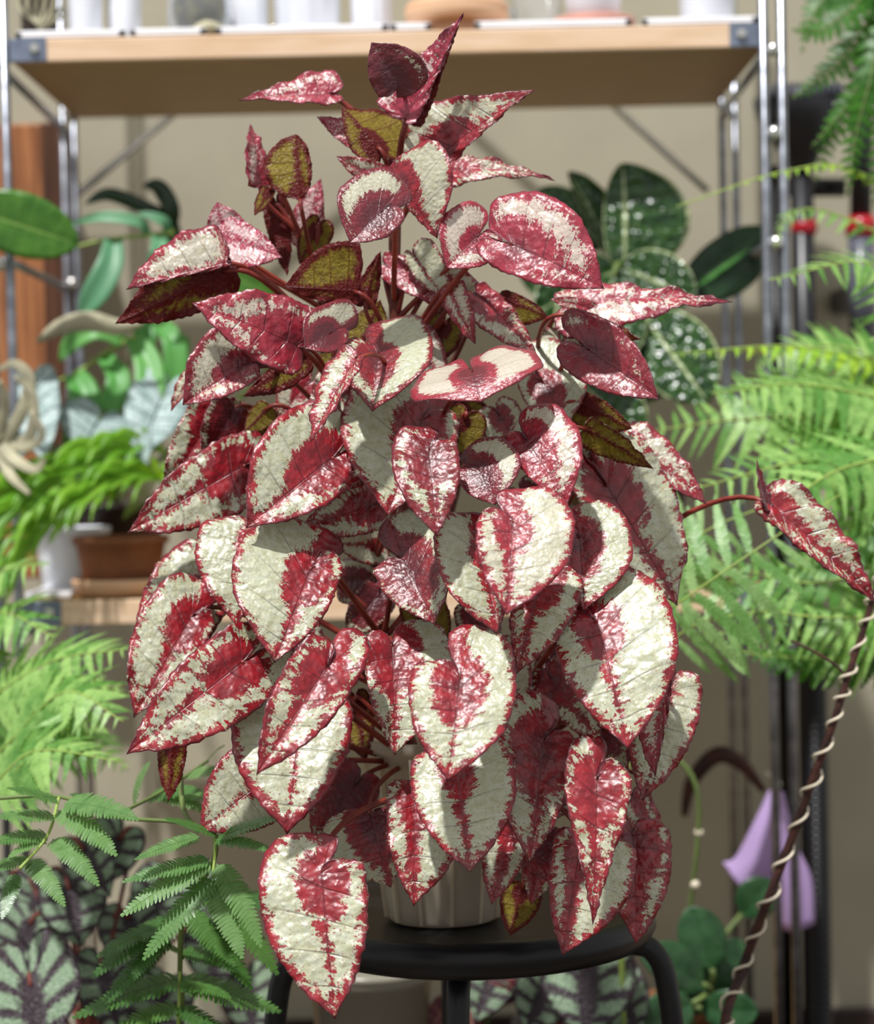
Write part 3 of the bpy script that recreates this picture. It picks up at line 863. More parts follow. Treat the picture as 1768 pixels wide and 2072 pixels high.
# pale pebble in front of it
vv = [Vector((at_shelf(420, 2.42), 2.419, ZT1 + .011)) + Vector((.016 * v.x, .010 * v.y, .009 * v.z)) * (1 + .12 * noise.noise(v * 2)) for v in
      [Vector((math.sin(math.pi * i / 8) * math.cos(math.pi * j / 6), math.sin(math.pi * i / 8) * math.sin(math.pi * j / 6), -math.cos(math.pi * i / 8))) for i in range(9) for j in range(12)]]
ff = [(i * 12 + j, i * 12 + (j + 1) % 12, (i + 1) * 12 + (j + 1) % 12, (i + 1) * 12 + j) for i in range(8) for j in range(12)]
tag(mk('pebble', vv, ff, M['dry']), 'pale flat pebble in front of the mossy glass bowl', 'stone')
for px, r, h, lb in ((500, .024, .10, 'narrow white fluted pot just right of the mossy bowl'), (622, .038, .14, 'wide white fluted pot in the middle of the upper shelf'),
                 (752, .024, .12, 'white fluted pot left of the turned wooden pedestal')):
    Yp = 2.50 if px != 620 else 2.47
    pot('fluted_pot', at_shelf(px, Yp), Yp, ZS, r * .9, r, h, M['white'], lb, rib=.05, n=48, group='white fluted pots')
# turned wooden pedestal and terracotta saucer
x = at_shelf(924, 2.47)
pe = empty('wooden_pedestal', (x, 2.47, ZT1), 'two-tier turned pale wooden pedestal on the upper shelf', 'pedestal')
MB().lathe((x, 2.47, ZT1), [(.030, .0005), (.033, .004), (.033, .014), (.030, .018)], 40, True, True).build('base', M['palewood'], pe, smooth=False)
MB().lathe((x, 2.47, ZT1), [(.040, .018), (.056, .021), (.058, .027), (.058, .037), (.055, .042), (.02, .042)], 40, True, True).build('top', M['palewood'], pe, smooth=False)
x = at_shelf(1200, 2.475)
sa = empty('terracotta_saucer', (x, 2.475, ZS), 'pink terracotta saucer on the upper shelf', 'saucer')
M['pinkclay'] = flat_mat('pink_clay', (214, 158, 142), .7, .2, var=.08, scale=25)
MB().lathe((x, 2.475, ZS), [(.038, 0), (.041, .002), (.047, .016), (.046, .018), (.043, .017), (.037, .004), (.01, .004)], 40, True, True).build('dish', M['pinkclay'], sa, smooth=True)
pot('round_pot', x, 2.475, ZS + .0045, .028, .038, .10, M['white'], 'white round pot standing in the pink terracotta saucer')
pot('glass_jar', at_shelf(1086, 2.53), 2.53, ZS, .026, .028, .12, M['glass'], 'empty clear jar between wooden pedestal and terracotta saucer', 'jar', soil=None)
pot('square_pot', at_shelf(1432, 2.48), 2.48, ZS, .030, .036, .11, M['white'], 'white squarish pot at the right end of the upper shelf', n=8)

# ------------------------------------------------------------------ orange wooden plank behind the left end
xa, xb = W(36, 400, 2.86).x, W(122, 400, 2.86).x
tag(MB().box(((xa + xb) / 2 - .02, 2.86, (ZL1 + ZT0) / 2), (xb - xa + .012, .05, ZT0 - ZL1 - .002), bev=.003).build('wooden_plank', M['redwood']),
    'orange-brown wooden plank standing behind the left shelf posts', 'plank')
M['shadewood'] = flat_mat('orange_wood_shaded', (96, 58, 34), .5, .35, scale=8, stretch=(14, 14, 1), rgb2=(62, 36, 22))  # sun shading of the plank as colour: brown for its dark right side
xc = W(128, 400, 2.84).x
tag(MB().box(((xb + xc) / 2 - .006, 2.85, (ZL1 + ZT0) / 2), (xc - xb + .024, .05, ZT0 - ZL1 - .002), bev=.003).build('wooden_plank', M['shadewood']),
    'shaded right side of the orange plank, painted dark brown', 'plank')

# ------------------------------------------------------------------ stool and pot
SX, SY, SZ = W(955, 1900, 1.84).x, 1.84, .463
stool = empty('stool', (SX, SY, 0), 'black metal stool with round seat under the begonia pot', 'stool')
MB().lathe((SX, SY, SZ), [(.001, -.026), (.138, -.030), (.149, -.0265), (.1545, -.017), (.1535, -.008), (.150, -.001), (.145, .0005), (.132, -.0015), (.001, -.002)], 64).build('seat', M['blackmetal'], stool, smooth=True)
for ang in (262, 100, 2, 183):
    a = math.radians(ang)
    d = Vector((math.cos(a), math.sin(a), 0))
    c = Vector((SX, SY, SZ - .036))
    far = .150 if ang in (2, 183) else .085
    pts = spline([c + d * .05, c + d * (far - .018), c + d * (far + .006) + Vector((0, 0, -.012)), c + d * (far + .016) + Vector((0, 0, -.05)),
                  c + d * (far + .024) + Vector((0, 0, -.14)), Vector((SX, SY, .012)) + d * (far + .052)], 30)
    lg = MB().tube(pts, .0095, 14).build('leg', M['blackmetal'], stool, smooth=True)
    e = pts[-1]
    MB().lathe((e.x, e.y, 0), [(.0105, 0), (.0112, .004), (.0105, .03), (.009, .032)], 14, True).build('rubber_foot', M['blackplastic'], lg, smooth=True)
MB().lathe((SX, SY, .20), [(.118, -.005), (.123, 0), (.118, .005), (.113, 0), (.118, -.005)], 48).build('ring_brace', M['blackmetal'], stool, smooth=True)

clr = NT('milky_pot_plastic')
cb = clr.bsdf(s2l((228, 218, 200)), .28, .5); cb.inputs['Transmission Weight'].default_value = .6; cb.inputs['IOR'].default_value = 1.15
M['clearpot'] = clr.done(cb, s2l((226, 212, 190)), .25)
px_ = W(898, 1880, 1.80).x
pz_ = SZ - .001
fp = empty('plant_pot', (px_, 1.80, pz_), 'milky clear plastic pot with ribs on the black stool', 'pot')
c = Vector((px_, 1.80, pz_)); n = 72; prof = [(.036, 0), (.0445, .001), (.0455, .004), (.053, .080), (.061, .140), (.0645, .141), (.0645, .150), (.0605, .151), (.0585, .139), (.050, .08), (.043, .005)]
vv, ff = [], []
for k, (r_, z_) in enumerate(prof):
    for i in range(n):
        an = 2 * math.pi * i / n
        q = r_ * (1 + (.05 if (i % 12) in (0, 1) and .002 < z_ < .139 and k < 5 else 0))
        vv.append(c + Vector((q * math.cos(an), q * math.sin(an), z_)))
for k in range(len(prof) - 1):
    for i in range(n):
        j = (i + 1) % n
        ff.append((k * n + i, k * n + j, (k + 1) * n + j, (k + 1) * n + i))
ff.append(tuple(reversed(range(n))))
mk('pot_wall', vv, ff, M['clearpot'], fp, smooth=True)
for k in range(12):
    an = math.radians(k * 30 + 8)
    d = Vector((math.cos(an), math.sin(an), 0))
    m = MB()
    tt = Vector((-d.y, d.x, 0)) * .0012
    q0, q1 = c + d * .0448 + Vector((0, 0, .003)), c + d * .0605 + Vector((0, 0, .139))
    m.add([q0 - tt, q0 + tt, q0 + tt + d * .004, q0 - tt + d * .004, q1 - tt, q1 + tt, q1 + tt + d * .004, q1 - tt + d * .004],
          [(0, 1, 2, 3), (7, 6, 5, 4), (0, 4, 5, 1), (1, 5, 6, 2), (2, 6, 7, 3), (3, 7, 4, 0)]).build('rib', M['clearpot'], fp)
M['bark'] = flat_mat('bark_mix', (136, 108, 78), .95, .1, var=.35, scale=160, bump=.8, rgb2=(60, 42, 30))
MB().lathe(c, [(.040, .006), (.046, .06), (.050, .10), (.052, .112), (.03, .118), (.001, .12)], 40, True).build('potting_mix', M['bark'], fp, smooth=True)

# ------------------------------------------------------------------ black vacuum on its stand, right of the shelves
vx = W(1622, 400, 2.80).x
vac = empty('cordless_vacuum', (vx, 2.80, 0), 'black upright cordless vacuum with red clips right of the shelves', 'vacuum')
ztop = zpx(1615, 185, 2.80)
def lz(py): return zpx(1620, py, 2.80)
MB().lathe((vx, 2.80, 0), [(.014, lz(345)), (.026, lz(310)), (.042, lz(280)), (.056, lz(235)), (.060, lz(205)), (.056, lz(192)), (.050, lz(184)), (.001, lz(180))], 32).build('motor_head', M['blackplastic'], vac, smooth=True)
for i in range(14):
    xx = vx - .042 + i * .0065
    MB().box((xx, 2.752, lz(192)), (.003, .02, .014), bev=.0005).build('vent_fin', M['greyplastic'], vac)
for py in (300, 462):
    MB().lathe((vx + .002, 2.80, 0), [(.014, lz(py + 14)), (.017, lz(py + 8)), (.017, lz(py - 10)), (.013, lz(py - 16))], 20, True, True).build('red_clip', M['redplastic'], vac, smooth=True)
MB().tube([(vx, 2.80, lz(330)), (vx, 2.80, .8), (vx, 2.80, .05)], .015, 18).build('tube', M['blackplastic'], vac, smooth=True)
MB().tube([(vx - .030, 2.83, lz(330)), (vx - .030, 2.83, .02)], .010, 12).build('stand_post', M['blackmetal'], vac, smooth=True)
MB().tube([(vx - .03, 2.83, lz(372)), (vx + .06, 2.83, lz(376))], .012, 12).build('stand_bar', M['blackmetal'], vac, smooth=True)
hs = MB()
for k in range(60):
    z = .06 + k * .0095
    hs.lathe((vx + .004, 2.785, z), [(.0135, 0), (.0165, .0025), (.0165, .006), (.0135, .0088)], 16)
hs.build('ribbed_hose', M['blackplastic'], vac, smooth=True)
MB().box((vx + .005, 2.80, .025), (.12, .18, .05), bev=.01).build('floor_head', M['blackplastic'], vac)
gx = W(1742, 500, 2.80).x
mop = empty('handheld_cleaner', (gx, 2.80, lz(880)), 'grey and black handheld cleaner with red collar hung on the right wall', 'cleaner')
MB().tube([(gx, 2.80, lz(860)), (gx, 2.80, lz(780)), (gx, 2.80, lz(700))], .020, 18).build('lower_tube', M['blackplastic'], mop, smooth=True)
MB().tube([(gx, 2.80, lz(700)), (gx, 2.80, lz(480))], .017, 18).build('upper_tube', M['greyplastic'], mop, smooth=True)
MB().lathe((gx, 2.80, 0), [(.018, lz(482)), (.020, lz(470)), (.020, lz(455)), (.016, lz(440))], 20, True, True).build('red_collar', M['redplastic'], mop, smooth=True)
MB().tube([(gx, 2.80, lz(440)), (gx + .003, 2.80, lz(250)), (gx + .01, 2.80, lz(120))], .014, 14).build('handle', M['blackplastic'], mop, smooth=True)
MB().box((gx, 2.79, lz(880)), (.07, .06, .05), bev=.01).build('mop_head', M['blackplastic'], mop)
MB().box((gx, 2.878, lz(600)), (.03, .128, .03), bev=.003).build('wall_bracket', M['blackplastic'], mop)

# ------------------------------------------------------------------ lilac cloth hanging behind the right posts
def cloth(name, grid, mat, parent):
    rows = [spline([W(*q) for q in row], 14) for row in grid]
    cols = [spline([rows[r][k] for r in range(len(rows))], 18) for k in range(14)]
    v = [cols[k][i] + Vector((0, .0035 * math.sin(k * .9) * i / 17, 0)) for i in range(18) for k in range(14)]
    f = [(i * 14 + k, i * 14 + k + 1, (i + 1) * 14 + k + 1, (i + 1) * 14 + k) for i in range(17) for k in range(13)]
    o = mk(name, v, f, mat, parent)
    md = o.modifiers.new('thickness', 'SOLIDIFY'); md.thickness = .0012
    return o
clo = empty('hanging_cloth', W(1568, 1602, 2.5), 'lilac cloth hanging in two folds behind the right shelf posts', 'cloth')
cloth('left_fold', [[(1556, 1602, 2.50), (1562, 1598, 2.495), (1570, 1600, 2.50), (1578, 1604, 2.505)],
                    [(1522, 1672, 2.50), (1545, 1672, 2.485), (1566, 1676, 2.50), (1584, 1680, 2.51)],
                    [(1488, 1735, 2.51), (1520, 1745, 2.485), (1550, 1755, 2.50), (1576, 1762, 2.52)],
                    [(1463, 1745, 2.52), (1495, 1790, 2.49), (1530, 1806, 2.505), (1560, 1808, 2.525)]], M['lilac'], clo)
cloth('right_fold', [[(1566, 1600, 2.512), (1572, 1598, 2.508), (1578, 1600, 2.51), (1584, 1604, 2.515)],
                     [(1566, 1690, 2.52), (1580, 1690, 2.505), (1594, 1692, 2.515), (1606, 1700, 2.525)],
                     [(1568, 1780, 2.525), (1594, 1785, 2.505), (1620, 1785, 2.52), (1640, 1776, 2.53)],
                     [(1576, 1876, 2.53), (1600, 1884, 2.51), (1626, 1880, 2.52), (1646, 1866, 2.535)]], M['lilac'], clo)
hp = W(1568, 1600, 2.5)
MB().tube(spline([hp + Vector((0, 0, -.004)), hp + Vector((.004, -.01, .010)), hp + Vector((-.006, 0, .018)), Vector((W(1548, 1560, 2.5).x, 2.5, hp.z + .022))], 14), .0016, 6).build('hook', M['bolt'], clo, smooth=True)

# ------------------------------------------------------------------ pinnate foliage
def pinna_mesh(name, mat, n=11, width=.2, droop=.18, teeth=True, slant=.5, full=.75, seed=0, curve=0.0, tip=.02, rib=.006):
    """unit-long feathered leaflet along +x; every tooth or leaflet is its own small blade"""
    rr = random.Random(seed)
    v, f = [], []
    def zc(x): return -droop * x * x
    def yc(x): return curve * x * x
    # rib
    ks = 6
    for i in range(ks + 1):
        x = i / ks
        v.append((x, yc(x) - rib * (1.1 - x), zc(x) + .004)); v.append((x, yc(x) + rib * (1.1 - x), zc(x) + .004))
    for i in range(ks): f.append((2 * i, 2 * i + 2, 2 * i + 3, 2 * i + 1))
    for s in (-1, 1):
        for i in range(n):
            u = (i + .5) / n
            x = .02 + .96 * i / n
            w = width * (math.sin(math.pi * min(1, (.12 + .88 * u) ** (.62 if full > .7 else 1.0))) ** .6 if not teeth else (1 - u) ** full + tip) * rr.uniform(.9, 1.08)
            dx = .96 / n
            sl = slant * w
            b = len(v)
            lift = rr.uniform(-.012, .012)
            hw = dx * (.46 if not teeth else .48)
            P = [(x, 0), (x + hw * 2, 0), (x + hw * 2.0 + sl * .5, w * .55), (x + hw * 1.5 + sl, w * .92), (x + hw + sl * 1.1, w), (x + hw * .4 + sl * .85, w * .86), (x - hw * .0 + sl * .4, w * .5)]
            for (px, py) in P:
                xx = min(1.06, px)
                v.append((px, yc(px) + s * py, zc(xx) + .25 * width * (py / max(width, 1e-6)) * (.25 - py / max(width, 1e-6) * .45) + lift * py / max(width, 1e-6)))
            q = tuple(range(b, b + 7))
            f.append(q if s > 0 else tuple(reversed(q)))
    return mesh_data(name, v, f, mat, smooth=False)


def green_mat(name, c1, c2, tcol, rough=.4, transl=.35, spec=.45):
    t = NT(name)
    oi = t.n('ShaderNodeObjectInfo')
    tc = t.n('ShaderNodeTexCoord').outputs['Object']
    nz = t.math('ADD', t.math('MULTIPLY', t.noise(tc, 6, 3), .6), t.math('MULTIPLY', oi.outputs['Random'], .4))
    col = t.mix(t.sstep(nz, .3, .7), s2l(c1), s2l(c2))
    return t.done(t.bsdf(col, rough, spec), s2l(tcol), transl)


G = {'mimosa': green_mat('mimosa_green', (112, 150, 88), (74, 118, 58), (120, 170, 50), .34, .25, .5),
     'mimosa_dark': green_mat('mimosa_dark_green', (82, 122, 56), (56, 96, 40), (110, 160, 40), .36, .25, .5),
     'fern': green_mat('fern_light_green', (160, 200, 112), (84, 138, 58), (160, 206, 70), .42, .28, .5),
     'fern_fine': green_mat('fern_pale_green', (160, 196, 128), (104, 154, 80), (160, 206, 80), .42, .28, .5),
     'fern_yellow': green_mat('fern_yellow_green', (170, 206, 64), (140, 186, 56), (190, 220, 40), .4),
     'fern_dark': green_mat('fern_deep_green', (66, 124, 30), (44, 96, 24), (90, 150, 20), .4),
     'grass': green_mat('grass_green', (140, 190, 60), (104, 160, 40), (160, 205, 40), .36)}
PIN = {}
for k, kw in (('mimosa', dict(n=22, width=.150, teeth=False, slant=.40, full=.9)), ('mimosa_dark', dict(n=20, width=.155, teeth=False, slant=.42, full=.9)),
              ('fern', dict(n=13, width=.125, slant=.7, full=.8)), ('fern_fine', dict(n=17, width=.105, teeth=False, slant=.5, full=.6)), ('fern_yellow', dict(n=12, width=.13, slant=.7, full=.8)), ('fern_dark', dict(n=7, width=.30, slant=.3, full=.5))):
    PIN[k] = [pinna_mesh('pinna', G[k], droop=d, curve=cv, seed=i, **kw) for i, (d, cv) in enumerate(((.10, .05), (.24, -.06), (.36, .0), (.18, -.10)))]


def add_pinna(parent, me, base, d, length, nrm, width=1.0):
    x = d.normalized()
    z = (nrm - x * nrm.dot(x))
    if z.length < 1e-5: z = x.orthogonal()
    z.normalize()
    y = z.cross(x)
    mtx = Matrix((x, y, z)).transposed().to_4x4()
    o = bpy.data.objects.new('pinna', me)
    o.matrix_basis = Matrix.Translation(base) @ mtx @ Matrix.Diagonal((length, length * width, length, 1))
    COL.objects.link(o)
    o.parent = parent
    o.matrix_parent_inverse = Matrix.Translation(-WLOC[parent.name])
    return o


def frond(parent, pts, kind, pairs=16, plen=.07, ang=62, nrm=(0, -.6, .8), rad=.0014, start=.12, taper=.75, droop=.25, width=1.0, rmat='rachis', name='frond'):
    w = spline([Vector(p) for p in pts], 28)
    fr = MB().tube(w, [rad * (1.2 - .8 * i / 27) for i in range(28)], 6).build(name, M[rmat], parent, origin=w[0], smooth=True)
    nrm = Vector(nrm).normalized()
    for i in range(pairs):
        u = start + (1 - start) * (i + .3) / pairs
        k = u * 27
        j = min(26, int(k))
        p = w[j].lerp(w[j + 1], k - j)
        t = (w[j + 1] - w[j]).normalized()
        side = t.cross(nrm).normalized()
        nn = side.cross(t)
        prof = (math.sin(math.pi * min(1, .18 + .82 * (i + .5) / pairs * .95)) ** taper) if taper < 2 else 1
        prof = max(.12, (1 - ((i + .5) / pairs)) ** .7 * min(1, .55 + 1.6 * (i + .5) / pairs))
        for s in (1, -1):
            a = math.radians(ang + rng.uniform(-6, 6))
            d = t * math.cos(a) + side * s * math.sin(a) - Vector((0, 0, droop * rng.uniform(.6, 1.3)))
            add_pinna(fr, rng.choice(PIN[kind]), p, d, plen * prof * rng.uniform(.9, 1.08), nn, width)
    return fr


def px_pinna(parent, kind, B, T, Y, dy=0.0, width=1.0, tilt=.55, variant=None):
    b, t_ = W(B[0], B[1], Y), W(T[0], T[1], Y + dy)
    d = t_ - b
    me = PIN[kind][variant if variant is not None else rng.randrange(4)]
    # aim so that the drooping tip lands near the pixel
    dz = {0: .10, 1: .24, 2: .36, 3: .18}[PIN[kind].index(me)]
    nrm = Vector((0, -tilt, 1)).normalized()
    x = d.normalized()
    z = (nrm - x * nrm.dot(x)).normalized()
    return add_pinna(parent, me, b, d + z * d.length * dz * .8, d.length, nrm, width)


# ------------------------------------------------------------------ low bench and the pots on it
bz = .16
bench = empty('low_bench', (0.0, 2.19, 0), 'low dark wooden bench on the floor behind the stool', 'bench')
MB().box((-0.02, 2.19, bz - .012), (1.0, .34, .024), bev=.003).build('bench_top', M['darkpot'], bench)
for sx in (-.49, .45):
    for sy in (2.05, 2.33):
        MB().box((sx, sy, (bz - .024) / 2), (.035, .035, bz - .024), bev=.002).build('leg', M['darkpot'], bench)

# ------------------------------------------------------------------ feathery mimosa-like shrub, lower left
mp = W(110, 2300, 1.78)
mim = empty('feathery_shrub', (mp.x, 1.78, 0), 'green feathery shrub with fern-like paired leaflets at lower left', 'plant')
for pts, rd_ in (([(110, 2520, 1.78), (270, 2300, 1.79), (362, 2072, 1.80), (364, 1960, 1.78), (372, 1850, 1.74), (430, 1744, 1.68), (436, 1690, 1.67)], .0022),
                 ([(436, 1690, 1.67), (360, 1664, 1.69), (230, 1652, 1.72), (120, 1612, 1.75), (-20, 1616, 1.76)], .0016),
                 ([(364, 1560, 1.78), (372, 1640, 1.74), (400, 1680, 1.70)], .0022),
                 ([(120, 1612, 1.75), (96, 1690, 1.72), (40, 1758, 1.70)], .0013)):
    MB().tube(spline([W(*q) for q in pts], 40), rd_, 8).build('stem', M['rachis'] if rd_ < .0016 else M['gstem'], mim, smooth=True)
lf = MB().tube(spline([W(436, 1690, 1.67), W(434, 1735, 1.665), W(430, 1775, 1.66)], 8), .0012, 6).build('leaf_stalk', M['rachis'], mim, smooth=True)
for B, T, w_, v in (((428, 1744), (236, 1846), 1.0, 0), ((424, 1738), (252, 1792), .9, 3), ((430, 1776), (296, 1944), 1.0, 1), ((432, 1778), (482, 1944), 1.1, 0), ((438, 1748), (546, 1906), 1.0, 3),
                 ((404, 1692), (268, 1734), .9, 0), ((440, 1694), (584, 1650), .8, 0), ((434, 1700), (560, 1716), .8, 1), ((436, 1690), (330, 1650), .8, 0)):
    px_pinna(lf, 'mimosa', B, T, 1.665, -.03, w_, .75, v)
lf = MB().tube(spline([W(366, 1880, 1.78), W(364, 1960, 1.78), W(360, 2090, 1.78)], 8), .0014, 6).build('leaf_stalk', M['rachis'], mim, smooth=True)
for B, T in (((366, 1925), (486, 1956)), ((366, 1925), (270, 1900)), ((364, 1980), (150, 2062)), ((364, 1980), (566, 2054)), ((362, 2036), (196, 2110)), ((362, 2036), (480, 2120)), ((350, 1860), (176, 1972)),
             ((350, 1862), (190, 1930)), ((380, 1850), (520, 1990)), ((358, 2090), (220, 2180)), ((358, 2090), (500, 2180)), ((380, 1840), (470, 1960)), ((352, 1870), (250, 1990)), ((364, 1990), (470, 2010)), ((340, 1890), (220, 2040)), ((420, 1800), (590, 1840)), ((420, 1810), (560, 1960))):
    px_pinna(lf, 'mimosa_dark', B, T, 1.78, -.03, 1.1, .5)
lf = MB().tube(spline([W(120, 1612, 1.75), W(96, 1690, 1.72), W(40, 1758, 1.70)], 10), .0012, 6).build('leaf_stalk', M['rachis'], mim, smooth=True)
for B, T in (((106, 1698), (196, 1784)), ((58, 1740), (128, 1826)), ((30, 1768), (16, 1858)), ((62, 1738), (-40, 1760)), ((98, 1690), (-30, 1700)), ((110, 1650), (-10, 1660)), ((116, 1640), (250, 1716)),
             ((118, 1620), (20, 1600)), ((130, 1625), (290, 1640)), ((90, 1700), (20, 1730))):
    px_pinna(lf, 'mimosa', B, T, 1.725, -.03, 1.2, .7)
lf = MB().tube(spline([W(230, 1652, 1.74), W(330, 1600, 1.80), W(420, 1540, 1.86)], 10), .0014, 6).build('leaf_stalk', M['gstem'], mim, smooth=True)
for B, T in (((240, 1648), (140, 1600)), ((270, 1630), (250, 1540)), ((330, 1600), (430, 1620)), ((320, 1606), (420, 1640)), ((380, 1570), (470, 1560)), ((420, 1540), (460, 1500)), ((300, 1615), (410, 1590))):
    px_pinna(lf, 'mimosa', B, T, 1.82, -.03, 1.2, .7)
pot('nursery_pot', mp.x, 1.78, 0, .07, .09, .15, M['blackplastic'], 'black nursery pot of the feathery shrub on the floor')

# ------------------------------------------------------------------ fern, lower left behind the shrub
fx = W(-120, 1600, 2.15)
f1 = empty('fern_plant', (fx.x, 2.15, 0), 'pale green fern with arching fronds at the left edge', 'fern')
R0 = (-130, 1620, 2.15)
for pts, n_, pl in (([R0, (-40, 1440, 2.10), (100, 1340, 2.05), (262, 1312, 2.0)], 15, .072), ([R0, (-20, 1400, 2.12), (160, 1420, 2.0), (30, 1560, 1.95)], 13, .06),
                    ([R0, (-80, 1320, 2.15), (0, 1240, 2.1), (110, 1290, 2.05)], 13, .07), ([R0, (0, 1520, 2.05), (130, 1400, 2.0), (250, 1460, 1.95)], 14, .075),
                    ([R0, (-60, 1250, 2.15), (0, 1160, 2.1), (100, 1140, 2.05)], 12, .05), ([R0, (-30, 1600, 2.0), (70, 1520, 1.95), (240, 1540, 1.9)], 14, .07),
                    ([R0, (-40, 1500, 2.2), (80, 1400, 2.2), (250, 1390, 2.2)], 14, .07), ([R0, (0, 1560, 2.2), (150, 1480, 2.2), (260, 1560, 2.2)], 14, .06)):
    frond(f1, [W(*q) for q in pts], 'fern', n_, pl * 1.3, 60, (0.1, -.75, .7), start=.3, width=1.25)
MB().tube([(fx.x, 2.15, bz + .09), (fx.x, 2.15, fx.z)], .012, 10).build('stem', M['stem'], f1, smooth=True)
pot('nursery_pot', fx.x, 2.15, bz + .0005, .06, .08, .12, M['blackplastic'], 'black nursery pot of the left fern on the low bench')

# ------------------------------------------------------------------ fern, right
fx = W(2080, 1120, 2.2)
f2 = empty('fern_plant', (fx.x, 2.2, fx.z - .02), 'large light green fern with long fronds at the right edge', 'fern')
R0 = (2080, 1120, 2.2)
for pts, n_, pl, kd, nr, dr, wd in (
        ([R0, (1900, 800, 2.25), (1640, 704, 2.22), (1362, 716, 2.18)], 24, .062, 'fern_yellow', (0, -.3, .95), .35, 1.3),
        ([R0, (1880, 860, 2.2), (1650, 780, 2.15), (1440, 796, 2.08)], 22, .12, 'fern', (0, -.6, .8), .2, .9),
        ([R0, (1900, 920, 2.2), (1660, 850, 2.2), (1480, 850, 2.2), (1270, 880, 2.25)], 24, .12, 'fern', (0, -.85, .5), .05, .9),
        ([R0, (1860, 980, 2.15), (1660, 930, 2.1), (1400, 990, 2.05)], 22, .12, 'fern', (0, -.8, .6), .15, .9),
        ([R0, (1860, 1120, 2.1), (1640, 1180, 2.10), (1400, 1120, 2.10)], 20, .11, 'fern', (0, -.85, .5), .2, .9),
        ([R0, (1860, 1220, 2.05), (1700, 1250, 2.08), (1440, 1220, 2.08)], 20, .10, 'fern', (0, -.8, .6), .2, .9),
        ([R0, (1860, 1260, 2.1), (1720, 1310, 2.12), (1560, 1270, 2.12), (1420, 1290, 2.12)], 18, .075, 'fern', (0, -.6, .8), .2, .9),
        ([R0, (1860, 1290, 2.15), (1740, 1330, 2.18), (1600, 1330, 2.18), (1500, 1320, 2.18)], 16, .06, 'fern_dark', (0, -.6, .8), .2, 1.0),
        ([R0, (1960, 760, 2.2), (1780, 540, 2.2), (1556, 566, 2.12)], 20, .10, 'fern', (0, -.65, .75), .2, .9),
        ([R0, (1960, 600, 2.3), (1740, 455, 2.3), (1610, 425, 2.28), (1566, 500, 2.26)], 18, .036, 'fern', (0, -.6, .8), .3, 1.4),
        ([R0, (1980, 520, 2.3), (1740, 350, 2.3), (1590, 346, 2.26), (1368, 418, 2.2)], 24, .024, 'fern_yellow', (0, -.2, .98), .3, 1.8),
        ([R0, (1920, 820, 2.3), (1760, 720, 2.3), (1640, 700, 2.3), (1530, 740, 2.3)], 20, .10, 'fern', (0, -.7, .7), .15, .9),
        ([R0, (1880, 940, 2.1), (1730, 940, 2.05), (1620, 1000, 2.0), (1590, 1080, 1.98)], 14, .09, 'fern', (0, -.8, .6), .2, .9),
        ([R0, (1860, 1060, 2.1), (1740, 1060, 2.1), (1660, 1130, 2.1)], 12, .10, 'fern', (0, -.8, .6), .2, .9)):
    frond(f2, [W(*q) for q in pts], kd, n_, pl, 62, nr, start=.22, droop=dr, rad=.0016, width=wd)
fb = W(1270, 2072, 2.14)
f4 = empty('fern_plant', (fb.x, 2.14, bz + .08), 'pale lacy fern between the begonia and the large right fern', 'fern')
R1 = (1262, 2090, 2.12)
for pts, n_, pl, nr, dr in (([R1, (1250, 1760, 2.08), (1270, 1420, 2.03), (1330, 1262, 1.98), (1400, 1202, 1.95), (1530, 1112, 1.95), (1700, 1000, 1.97)], 9, .112, (-.1, -.95, .3), .22),
                           ([R1, (1260, 1760, 2.1), (1290, 1420, 2.08), (1380, 1280, 2.04), (1520, 1240, 2.02), (1660, 1250, 2.02)], 9, .085, (-.1, -.9, .45), .25),
                           ([R1, (1250, 1760, 2.1), (1270, 1400, 2.08), (1330, 1180, 2.06), (1420, 1080, 2.04), (1560, 1020, 2.04)], 8, .09, (-.1, -.9, .4), .15)):
    frond(f4, [W(*q) for q in pts], 'fern_fine', n_, pl, 66, nr, start=.56, droop=dr, rad=.0016, width=.85)
pot('nursery_pot', fb.x, 2.14, bz + .0005, .03, .036, .09, M['blackplastic'], 'small black nursery pot of the lacy fern behind the stool')
pot('glazed_pot', fx.x, 2.2, fx.z - .15, .06, .075, .13, M['terracotta'], 'terracotta pot of the large right fern just outside the frame')
ps = empty('plant_stand', (fx.x, 2.2, 0), 'tall wooden plant stand under the right fern', 'stand')
MB().box((fx.x, 2.2, fx.z - .163), (.2, .2, .022), bev=.003).build('stand_top', M['wood'], ps)
for sx in (-.08, .08):
    for sy in (-.08, .08):
        MB().box((fx.x + sx, 2.2 + sy, (fx.z - .174) / 2), (.022, .022, fx.z - .174), bev=.002).build('leg', M['wood'], ps)

